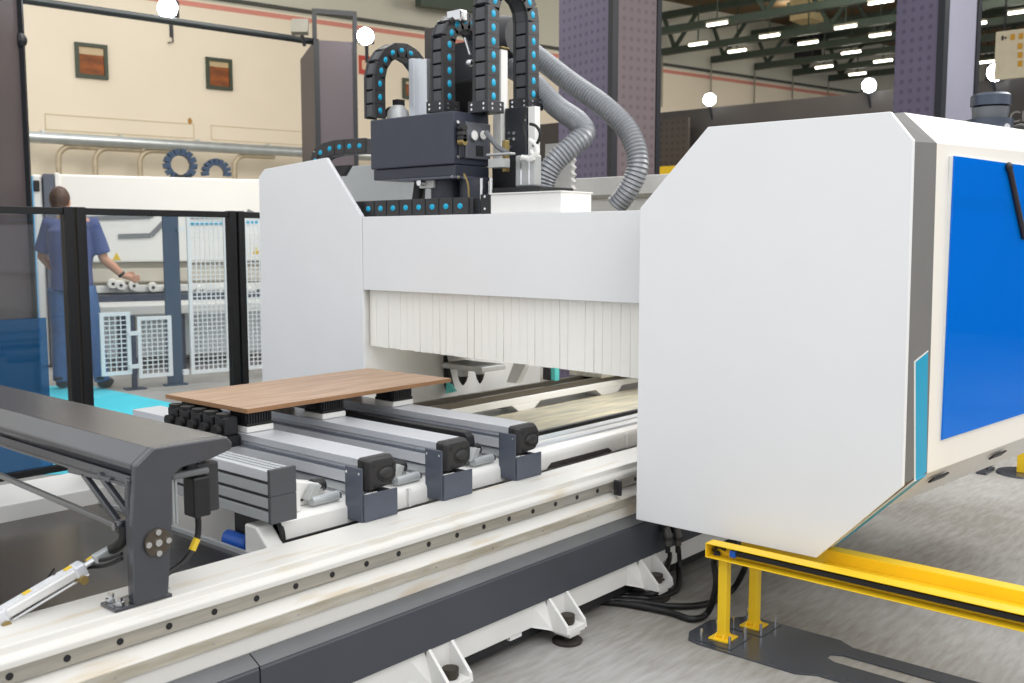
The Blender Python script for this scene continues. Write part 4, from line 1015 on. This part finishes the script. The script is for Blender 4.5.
# stepped slab and motor housings below
MB().box(XF+.01, cx1, yb-.0, ya-.01, zb_-.055, zb_-.002).build('lower_slab', mat('navy_slab', (50, 54, 66), .45), u, bevel=.004)
p0 = P(404, 170, x=XF+.03); MB().box(XF-.006, cx1+.01, yb-.02, p0.y, zb_-.068, zb_-.0551).build('slab_step', mat('grey_slab', (78, 82, 94), .4), u, bevel=.003)
for px in (452, 458, 464): pp = P(px, 171, y=yb-.02); MB().cyl((pp.x, yb-.024, zb_-.062), (pp.x, yb-.0201, zb_-.062), .008, 8).build('screw', CHROME, u)
for px, r in ((448, .085), (474, .07)):
    pp = P(px, 188, x=3.56); MB().tube([(3.56, pp.y, 1.523), (3.56, pp.y, zb_-.0685)], r, 20).build('motor_housing', mat('dark_motor', (52, 56, 68), .45), u, smooth=True)
pp = P(412, 190, x=3.56); MB().tube([(3.6, pp.y, 1.523), (3.6, pp.y, 1.58), (3.6, pp.y-.02, zb_-.056)], [.05, .035, .03], 14).build('black_joint', BLACK, u, smooth=True)
pp = P(426, 183, x=3.46); MB().box(3.46, 3.52, pp.y-.05, pp.y+.05, pp.z-.025, pp.z+.03).build('white_valve', WHITE2, u, bevel=.004)
MB().tube([(3.455, pp.y+.01, pp.z), (3.42, pp.y+.01, pp.z)], .016, 10).build('valve_knob', CHROME, u)
for px in (481.5, 491): pp = P(px, 185, x=3.47); MB().cyl((3.47, pp.y, 1.523), (3.47, pp.y, zb_-.07), .008, 10).build('guide_rod', CHROME, u, smooth=True)
pts = [P(464, 174, x=3.46), P(468, 184, x=3.45), P(469, 197, x=3.45)]
MB().tube(smooth_path(pts, 5), .005, 6).build('yellow_wire', BRASS, u, smooth=True)
# columns above the box
def post_px(nm, px0, px1, py0, py1, X, m, dx=.05, bevel=.003, zbot=None, par=u):
    a = P(px0, py1, x=X); b = P(px1, py0, x=X); return MB().box(X, X+dx, b.y, a.y, a.z if zbot is None else zbot, b.z).build(nm, m, par, bevel=bevel)
zb2 = zt_+.001
for k, (q0, q1) in enumerate(((409, 414), (414.5, 420), (420.5, 426.5))): post_px('silver_profile', q0, q1, 58+k*.3, 113, 3.62, ALU, .06, zbot=zb2)
post_px('dark_plate', 425, 434, 27, 113, 3.69, mat('brown_black_plate', (62, 56, 54), .5), .05, zbot=zb2)
post_px('dark_plate', 446, 474, 40, 113, 3.80, mat('grey_black_plate', (64, 66, 72), .5), .04, zbot=zb2)
wp = post_px('white_column', 493, 501, 49, 190, 3.70, WHITE2, .05, zbot=1.523)
post_px('orange_cap', 492.5, 501.5, 46, 49, 3.695, BRASS, .06)
post_px('black_slide', 505, 526, 106, 152, 3.72, mat('slide_plate', (48, 50, 56), .4), .04, zbot=1.66)
for px, py in ((509, 133), (514, 133), (509, 139), (514, 139), (510, 147), (524, 120)):
    p = P(px, py, x=3.715); MB().cyl((3.712, p.y, p.z), (3.7195, p.y, p.z), .008, 8).build('screw', CHROME, u)
post_px('white_cylinder', 528, 535, 106, 150, 3.73, WHITE2, .04, zbot=1.62)
cl = P(524, 170, x=3.62); 
post_px('silver_motor', 515, 535, 154, 187, 3.60, GREYP, .05, .008)
post_px('silver_motor_fin', 520, 522, 156, 185, 3.595, CHROME, .01, .001)
post_px('silver_motor_fin', 528, 530, 156, 185, 3.595, CHROME, .01, .001)
post_px('black_base', 493, 540, 186, 205, 3.55, BLACK, .25, zbot=1.523)
post_px('brass_valve', 502, 505.5, 140, 172, 3.58, BRASS, .03)
post_px('black_bracket', 492, 516, 160, 190, 3.66, BLACK, .05, zbot=1.60)
post_px('grey_arm', 486, 510, 152, 156, 3.50, GREYP, .04)
post_px('grey_block', 488, 503, 158, 168, 3.50, GREYP, .05)
p = P(430, 150, x=3.5)
for pts, r, m, nm in (([(486, 132), (492, 140), (499, 148), (508, 153)], .013, mat('grey_flexible_line', (110, 112, 116), .4), 'flexible_line'),
                      ([(484, 112), (487, 117), (487, 124)], .006, CABLE, 'black_wire'),
                      ([(530, 124), (536, 126), (540, 133), (538, 142), (533, 146)], .007, CABLE, 'black_wire'),
                      ([(530, 140), (536, 145), (537, 153), (530, 158), (522, 157)], .011, WHITE2, 'white_hose'),
                      ([(531, 150), (534, 158), (528, 160)], .009, WHITE2, 'white_hose'),
                      ([(526, 108), (523, 125), (526, 140)], .006, CABLE, 'black_wire')):
    MB().tube(smooth_path([P(*q, x=3.58) for q in pts], 6), r, 8).build(nm, m, u, smooth=True)
# fittings behind the arched chain, left of the silver profile
pp = P(398, 110, x=3.6)
MB().tube([(3.6, pp.y, zt_+.001), (3.6, pp.y, zt_+.06), (3.6, pp.y, zt_+.09)], [.06, .055, .03], 16).build('white_fitting', GREYP, u, smooth=True)
MB().box(3.58, 3.63, pp.y-.02, pp.y+.02, zt_+.09, zt_+.12).build('fitting_top', BLACK, u)
MB().tube(smooth_path([P(384, 117, x=3.58), P(388, 110, x=3.58), P(394, 109, x=3.58), P(398, 116, x=3.58)], 5), .012, 8).build('black_hose_loop', CABLE, u, smooth=True)
# extraction blower
bl = P(506, 40, x=4.02)
MB().tube([(4.0, bl.y+.06, bl.z-.0), (4.0, bl.y-.02, bl.z), (4.0, bl.y-.10, bl.z)], [.12, .12, .10], 22).build('extraction_hood', mat('dark_grey_hood', (60, 60, 62), .45), u, smooth=True)
MB().box(3.84, 3.90, bl.y-.07, bl.y+.05, bl.z-.30, bl.z-.10).build('hood_bracket', BLACK, u, bevel=.01)
MB().tube([P(465, 38, x=3.6), P(470, 54, x=3.6)], .008, 8).build('chrome_lever', CHROME, u, smooth=True)
MB().ell(P(470, 63, x=3.6), .022, .022, .018).build('chrome_knob', CHROME, u, smooth=True)
MB().box(3.78, 3.84, P(474, 60, x=3.78).y, P(446, 60, x=3.78).y, zb2, P(460, 80, x=3.78).z).build('cable_bundle', RUBBER, u, bevel=.015)
pp = P(457, 17, x=3.7); MB().obox(pp, (1, 0, 0), (0, 1, 0), (0, 0, 1), .03, .05, .03).build('chrome_fitting', CHROME, u, bevel=.01)

# ---- energy chains
def chain(label, path, wdir, w, thk, pitch, capside=1, caps=None, name='energy_chain'):
    """path: list of points (centre line); wdir: width direction"""
    pts = resample(path, pitch); wd = Vector(wdir).normalized()
    t = thing(name, pts[0], label, 'energy chain', 'black energy chains')
    for i in range(len(pts)-1):
        a, b = pts[i], pts[i+1]; tg = (b-a).normalized(); nr = tg.cross(wd).normalized(); c = (a+b)/2
        mb = MB(); mb.obox(c, tg, wd, nr, pitch*.44, w/2-.019, thk/2-.001); l = mb.build('link', CHAINS, t, bevel=.003)
        for s in (-1, 1):
            mb = MB(); mb.obox(c + wd*s*(w/2-.009), tg, wd, nr, pitch*.56, .009, thk/2); mb.build('side_plate', CHAIN, l, bevel=.003)
        if caps is None or caps(i):
            f = c + wd*capside*(w/2)
            mb = MB(); mb.M = Matrix.Translation(f) @ Matrix((tg, nr, wd)).transposed().to_4x4(); mb.ell((0, 0, 0), thk*.21, thk*.17, .0045, 14, 8)
            mb.build('blue_cap', CYAN, l, smooth=True)
    return t, pts
def end_bracket(t, c, w, h, d):
    mb = MB(); mb.box(c.x-d/2, c.x+d/2, c.y-w/2, c.y+w/2, c.z-h, c.z); b = mb.build('end_bracket', mat('bracket_black', (48, 48, 52), .4, .2), t, bevel=.002)
    for dy in (-.3, .3):
        for dz in (-.3, -.7): MB().cyl((c.x-d/2-.003, c.y+dy*w, c.z+h*dz), (c.x-d/2+.0005, c.y+dy*w, c.z+h*dz), .006, 8).build('screw', CHROME, b)
    for dx in (-.25, .25):
        for dz in (-.3, -.7): MB().cyl((c.x+dx*d, c.y-w/2-.003, c.z+h*dz), (c.x+dx*d, c.y-w/2+.0005, c.z+h*dz), .006, 8).build('screw', CHROME, b)
def uchain(label, pxl, pyb, pxr, pytop, pyrb, Yoff, w, thk, pitch, capside=-1, bracket=True, tilt=0):
    """U turned upside down in a plane of constant Y: left leg at pixel pxl, right leg at pxr"""
    Yc = Yoff
    a = P(pxl, pyb, y=Yc); b = P(pxr, pyrb, y=Yc); tp = P((pxl+pxr)/2, pytop, y=Yc)
    r = (b.x-a.x)/2; zc = tp.z - r; cx = (a.x+b.x)/2
    path = [Vector((a.x, Yc, a.z)), Vector((a.x, Yc, zc))] + [Vector((cx+r*math.cos(math.radians(q)), Yc, zc+r*math.sin(math.radians(q)))) for q in range(172, -1, -8)] + [Vector((b.x, Yc, b.z))]
    t, pts = chain(label, path, (0, 1, 0), w, thk, pitch, capside)
    if bracket:
        end_bracket(t, Vector((a.x, Yc, a.z+.01)), w+.03, .055, thk+.03)
        end_bracket(t, Vector((b.x, Yc, pts[-1].z+.01)), w+.03, .055, thk+.03)
    return t
yA = P(371, 118, x=3.52).y
uchain('black energy chain with blue dots arching high at the far left of the machining unit', 375, 118, 423, 51, 112, yA-.06, .085, .075, .068, bracket=False)
uchain('black energy chain with blue dots rising behind the control box, shorter than its right neighbour', 443, 104, 480, 22, 104, P(440, 104, x=3.62).y, .095, .085, .064)
uchain('tallest black energy chain with blue dots, cut off by the top edge', 486, 104, 526, -14, 107, P(483, 104, x=3.60).y-.02, .10, .085, .064)
# lower horizontal chain lying along the crossbeam
pa = P(352, 206, x=3.36); pb = P(481, 205, x=3.36)
zc = 1.514+.042
path = [Vector((3.385, pa.y, zc)), Vector((3.385, pb.y, zc))]
t, _ = chain('flat black energy chain with blue dots lying along the crossbeam below the control box', path, (1, 0, 0), .07, .08, .092, -1)
e = P(485, 205, x=3.36); mb = MB(); mb.box(3.35, 3.42, e.y-.05, e.y+.02, 1.516, 1.606); b_ = mb.build('end_bracket', BLACK, t, bevel=.003)
for dz in (1.54, 1.595): MB().cyl((3.347, e.y-.01, dz), (3.3505, e.y-.01, dz), .006, 8).build('screw', CHROME, b_)
# upper left horizontal chain that curls down
q0 = P(370, 146, x=3.75); q1 = P(334, 149, x=3.75); q2 = P(318, 160, x=3.75); q3 = P(322, 172, x=3.75)
t, _ = chain('short black energy chain with blue dots curling over the left end cover', smooth_path([q0, q1, q2, q3], 8), (1, 0, 0), .08, .085, .088, -1)
mb = MB(); mb.prism([q2+Vector((.02, -.02, -.04)), q2+Vector((.02, -.26, -.04)), q2+Vector((.02, -.2, -.1)), q2+Vector((.02, -.1, -.1))], (.03, 0, 0)); mb.build('chain_bracket', BLACK, t)
# white rail trough behind (left part of the gantry top)
o = MB(); pz = P(330, 166, x=3.95); o.box(4.05, 4.12, P(445, 166, x=4.05).y, P(318, 166, x=4.05).y, 1.40, pz.z)
o = o.build('gantry_top_trough', ALUD, g, bevel=.004)
# white box on the crossbeam
wa = P(492, 192, x=3.36); wb = P(561, 192, x=3.345)
MB().box(3.345, 3.56, wb.y, wa.y-.005, 1.5155, 1.602).build('white_box', WHITE2, g, bevel=.003)
MB().box(3.34, 3.565, wb.y-.004, wa.y-.001, 1.602, 1.608).build('box_rim', WHITE2, g)
# toothed white plate behind hose
tp0 = P(560, 150, x=3.75); 
mb = MB(); TX = 4.05; a = P(545, 200, x=TX); b_ = P(571, 142, x=TX)
poly = [(TX, a.y, 1.53), (TX, a.y, b_.z), (TX, b_.y, b_.z)]
nz = 10
for k in range(nz):
    z1_ = b_.z-(b_.z-1.53)*k/nz; z0_ = b_.z-(b_.z-1.53)*(k+1)/nz
    poly += [(TX, b_.y, z1_-.003), (TX, b_.y-.016, (z1_+z0_)/2), (TX, b_.y, z0_+.003)]
mb.prism(poly, (.03, 0, 0)); mb.build('toothed_plate', WHITE2, g)

# ---- corrugated hoses
def hose(label, pts, r):
    path = smooth_path(pts, 14); path = resample(path, r*.12)
    rs = [r*(1+.07*math.sin(2*math.pi*i/3.0)) for i in range(len(path))]
    o = MB().tube(path, rs, 20).build('corrugated_hose', HOSE, smooth=True, loc=path[-1])
    tag(o, label, 'hose', 'grey corrugated extraction hoses')
hose('longer grey corrugated hose bending down at the far right of the gantry top', [P(515, 40, x=4.2), P(538, 57, x=4.2), P(570, 82, x=4.2), P(605, 107, x=4.2), P(629, 132, x=4.2), P(638, 162, x=4.18), P(630, 187, x=4.16), P(616, 206, x=4.15)], .053)
hose('shorter grey corrugated hose with a sharp bend, reaching down behind the white box', [P(508, 66, x=4.0), P(530, 80, x=4.0), P(556, 106, x=3.98), P(578, 122, x=3.95), P(584, 134, x=3.92), P(572, 146, x=3.86), P(554, 163, x=3.80), P(544, 183, x=3.77), P(543, 205, x=3.76)], .052)

# ---- dark sensor head standing on the shell
p = P(990, 120, y=1.35)
k = thing('sensor_turret', (p.x, p.y+.02, 1.82), 'dark round turret standing on the right end cover, below the bright floodlight', 'sensor')
c = Vector((p.x, p.y, 0)); TUR = mat('dark_blue_grey_turret', (66, 74, 88), .3, .4, .06, 12)
z = 1.82
MB().tube([c+Vector((0, 0, z)), c+Vector((0, 0, z+.10))], [.085, .095], 24).build('body', TUR, k, smooth=True)
MB().tube([c+Vector((0, 0, z+.101)), c+Vector((0, 0, z+.15)), c+Vector((0, 0, z+.158))], [.070, .076, .062], 24).build('neck', mat('grey_turret_neck', (96, 100, 106), .4, .3), k, smooth=True)
MB().tube([c+Vector((0, 0, z+.158)), c+Vector((0, 0, z+.20)), c+Vector((0, 0, z+.21))], [.082, .082, .07], 24).build('cap', TUR, k, smooth=True)
MB().tube([c+Vector((-.05, -.06, z+.05)), c+Vector((-.065, -.09, z+.055))], .018, 12).build('lens', CHROME, k, smooth=True)
MB().tube(smooth_path([c+Vector((.06, -.05, z+.05)), c+Vector((.12, -.1, z+.075)), c+Vector((.16, -.09, z+.03))], 6), .012, 8).build('cable', CABLE, k, smooth=True)

# ================================================================== YELLOW LIGHT-BARRIER GUARD
yl = thing('guard_rail', (3.1, 1.4, 0), 'yellow double guard rail on posts with dark floor plate before the end cover', 'guard rail')
YE = -.6; YS = 1.728
def channel(x, ys, open_neg):
    """U-channel running along -Y; web at the back, lips towards the camera"""
    zt2, zb3 = .352, .30; d = .05
    s = -1 if open_neg else 1
    mb = MB()
    mb.box(min(x, x+s*-.004), max(x, x+s*-.004), YE, ys, zb3, zt2)
    mb.box(min(x, x+s*d), max(x, x+s*d), YE, ys, zt2-.004, zt2)
    mb.box(min(x, x+s*d), max(x, x+s*d), YE, ys, zb3, zb3+.004)
    mb.box(min(x, x+s*d), max(x, x+s*d), ys-.004, ys, zb3, zt2)
    return mb
channel(3.045, YS, True).build('channel', YELLOW, yl, bevel=.0015)
channel(3.20, YS-.03, False).build('channel', YELLOW, yl, bevel=.0015)
MB().box(3.055, 3.195, YE, YS-.35, .306, .312).build('cover_plate', YELLOW, yl)
sl = MB().box(3.012, 3.04, YE, YS-.09, .321, .338).build('sensor_strip', BLACK, yl, bevel=.002)
MB().box(3.005, 3.04, YS-.11, YS-.088, .316, .34).build('strip_end', BLUEP, sl, bevel=.003)
MB().tube(smooth_path([(3.03, YS-.06, .33), (3.03, YS-.03, .335), (3.03, YS-.012, .318)], 5), .006, 8).build('sensor_lead', CABLE, sl, smooth=True)
for x, y, in ((3.04, 1.675), (3.215, 1.648), (3.04, -.35), (3.215, -.38)):
    pt = MB().box(x-.017, x+.017, y-.017, y+.017, .014, .2999).build('post', YELLOW, yl, bevel=.004)
    MB().box(x-.04, x+.04, y-.037, y+.037, .0085, .014).build('foot_plate', YELLOW, pt, bevel=.001)
    MB().box(x-.075, x+.075, y-.07, y+.07, .0062, .0084).build('base_plate', PLATE, pt)
    for dx in (-1, 1):
        for dy in (-1, 1):
            MB().cyl((x+dx*.055, y+dy*.055, .0085), (x+dx*.055, y+dy*.055, .045), .005, 8).build('anchor_bolt', CHROME, pt)
            MB().prism([(x+dx*.016, y+dy*.015, .014), (x+dx*.035, y+dy*.015, .014), (x+dx*.016, y+dy*.015, .03)], (0, .004, 0)).build('gusset', YELLOW, pt)
pl = [P(692, 640, z=0), P(706, 627, z=0), P(738, 617, z=0), P(770, 617, z=0)]
c_ = [(2.96, 1.76), (3.03, 1.80), (3.16, 1.79), (3.33, 1.70), (3.33, 1.42), (3.30, 1.38), (3.30, .2), (3.245, .2), (3.245, 1.27), (3.21, 1.30), (3.12, 1.30), (3.095, 1.27), (3.095, .2), (2.97, .2), (2.97, 1.42), (2.935, 1.45), (2.935, 1.72)]
c_ = [(2.955, 1.765), (3.02, 1.80), (3.16, 1.80), (3.285, 1.715), (3.30, 1.62), (3.30, 1.36), (3.265, 1.30), (3.265, .1), (3.185, .1), (3.185, 1.30), (3.165, 1.335), (3.13, 1.335), (3.11, 1.30), (3.11, .1), (2.98, .1), (2.98, 1.30), (2.945, 1.36), (2.945, 1.72)]
MB().prism([(x, y, .001) for x, y in c_], (0, 0, .005)).build('floor_plate', PLATE, yl, bevel=.001)

# second yellow post far right
p = P(1023, 474, z=0)
k = thing('bollard', p, 'yellow post with a dark round foot at the far right edge', 'post')
MB().box(p.x-.03, p.x+.03, p.y-.03, p.y+.03, .012, .34).build('post', YELLOW, k, bevel=.004)
MB().tube([p+Vector((0, 0, .0)), p+Vector((0, 0, .012))], [.15, .145], 28).build('foot', PLATE, k)
a = P(984, 471, z=.012); b_ = P(1003, 452, z=.012)
o = MB().tube(smooth_path([b_+Vector((.05, .1, .05)), b_+Vector((0, 0, .03)), (a+b_)/2, a+Vector((.03, 0, .01))], 6), .012, 8).build('floor_cable', CABLE, smooth=True, loc=(a+b_)/2)
tag(o, 'short black cable on the floor below the shell at the right edge', 'cable')
o = MB().box(a.x-.06, a.x+.12, a.y-.03, a.y+.03, .001, .02).build('cable_foot', PLATE, bevel=.004, loc=(a.x, a.y, 0)); tag(o, 'dark flat cable foot on the floor left of the far yellow post', 'cable cover')

# ---- cables between the bed and the guard
def cable(label, pts, r=.012, grp='black floor cables'):
    path = smooth_path(pts, 8); o = MB().tube(path, r, 10).build('floor_cable', CABLE, smooth=True, loc=path[0])
    tag(o, label, 'cable', grp)
def fl(px, py, h=.014): return P(px, py, z=h)
cable('black floor cable with the widest loop, rising to the left guard post', [fl(590, 601), fl(625, 604), fl(668, 612), fl(692, 619), fl(708, 612, .03), P(716, 585, x=3.12), P(714, 562, x=3.10), Vector((3.03, 1.70, .31))])
cable('black floor cable running straight behind the guard posts', [fl(586, 599, .04), fl(630, 601), fl(670, 606), fl(705, 604), fl(732, 590), P(745, 568, x=3.45)])
cable('black cable hanging from the right plug under the end cover', [P(678, 547, y=2.14), P(679, 570, y=2.13), fl(676, 590), fl(650, 598), fl(620, 597), fl(592, 603, .03)])
cable('black cable hanging from the left plug under the end cover', [P(669, 552, y=2.14), P(668, 563, y=2.13), fl(656, 592, .04), fl(625, 594), fl(590, 600, .03)])
for (px, lab) in ((678, 'right grey plug connector under the end cover'), (668, 'left grey plug connector under the end cover')):
    p = P(px, 538, y=2.085)
    t = thing('plug_connector', p, lab, 'connector', 'plug connectors')
    MB().tube([p+Vector((0, .01, .045)), p+Vector((0, 0, .01)), p+Vector((0, 0, -.03))], [.014, .018, .014], 14).build('plug_body', mat('grey_plug', (96, 94, 92), .4, .4), t, smooth=True)
    MB().tube([p+Vector((0, 0, .006)), p+Vector((0, 0, -.008))], .021, 14).build('locking_ring', mat('dark_ring', (70, 70, 72), .35, .6), t, smooth=True)
    MB().box(p.x-.014, p.x+.014, p.y+.0, p.y+.032, p.z+.02, p.z+.05).build('elbow', BLACK, t, bevel=.004)
    MB().tube([p+Vector((0, 0, -.03)), p+Vector((0, 0, -.06))], .010, 10).build('cable_gland', RUBBER, t, smooth=True)

# ================================================================== LIGHT
w = bpy.data.worlds.new('hall_light'); SC.world = w; w.use_nodes = True
bg = w.node_tree.nodes['Background']; bg.inputs[0].default_value = (.96, .98, 1.0, 1); bg.inputs[1].default_value = .9
def area(name, loc, tgt, size, power, col=(1, 1, 1)):
    l = bpy.data.lights.new(name, 'AREA'); l.energy = power; l.size = size; l.color = col
    o = bpy.data.objects.new(name, l); COL.objects.link(o); o.location = loc
    o.rotation_euler = (Vector(tgt)-Vector(loc)).to_track_quat('-Z', 'Y').to_euler()
area('hall_fill_lamp', (2.2, 2.0, 5.6), (2.6, 2.6, 0), 3.0, 45)
area('hall_fill_lamp', (.5, -3.0, 5.0), (3.2, 1.4, .8), 3.0, 85, (1, .97, .93))
area('hall_fill_lamp', (7.0, -2.5, 5.2), (4.2, .4, 0), 3.0, 72, (1, .97, .93))  # unseen lamp added at the right to brighten floor and shell side
area('hall_fill_lamp', (8.5, .2, 5.0), (4.6, .2, 0), 3.5, 170, (1, .98, .95))  # another added fill, lifts the floor beyond the yellow guard
area('interior_fill_light', (4.3, 3.0, 1.28), (4.0, 3.1, .5), .5, 6)  # hidden lamp added to brighten the gantry interior
area('hall_fill_lamp', (7, 8, 6.2), (6.6, 11, 1.4), 4.0, 230, (1, .94, .85))
area('hall_fill_lamp', (16, 6, 6.2), (18, 10, 2), 5.0, 380, (1, .94, .85))
SC.view_settings.view_transform = 'Standard'; SC.view_settings.look = 'None'; SC.view_settings.gamma = 1; SC.view_settings.use_curve_mapping = False
SC.view_settings.exposure = 0.3
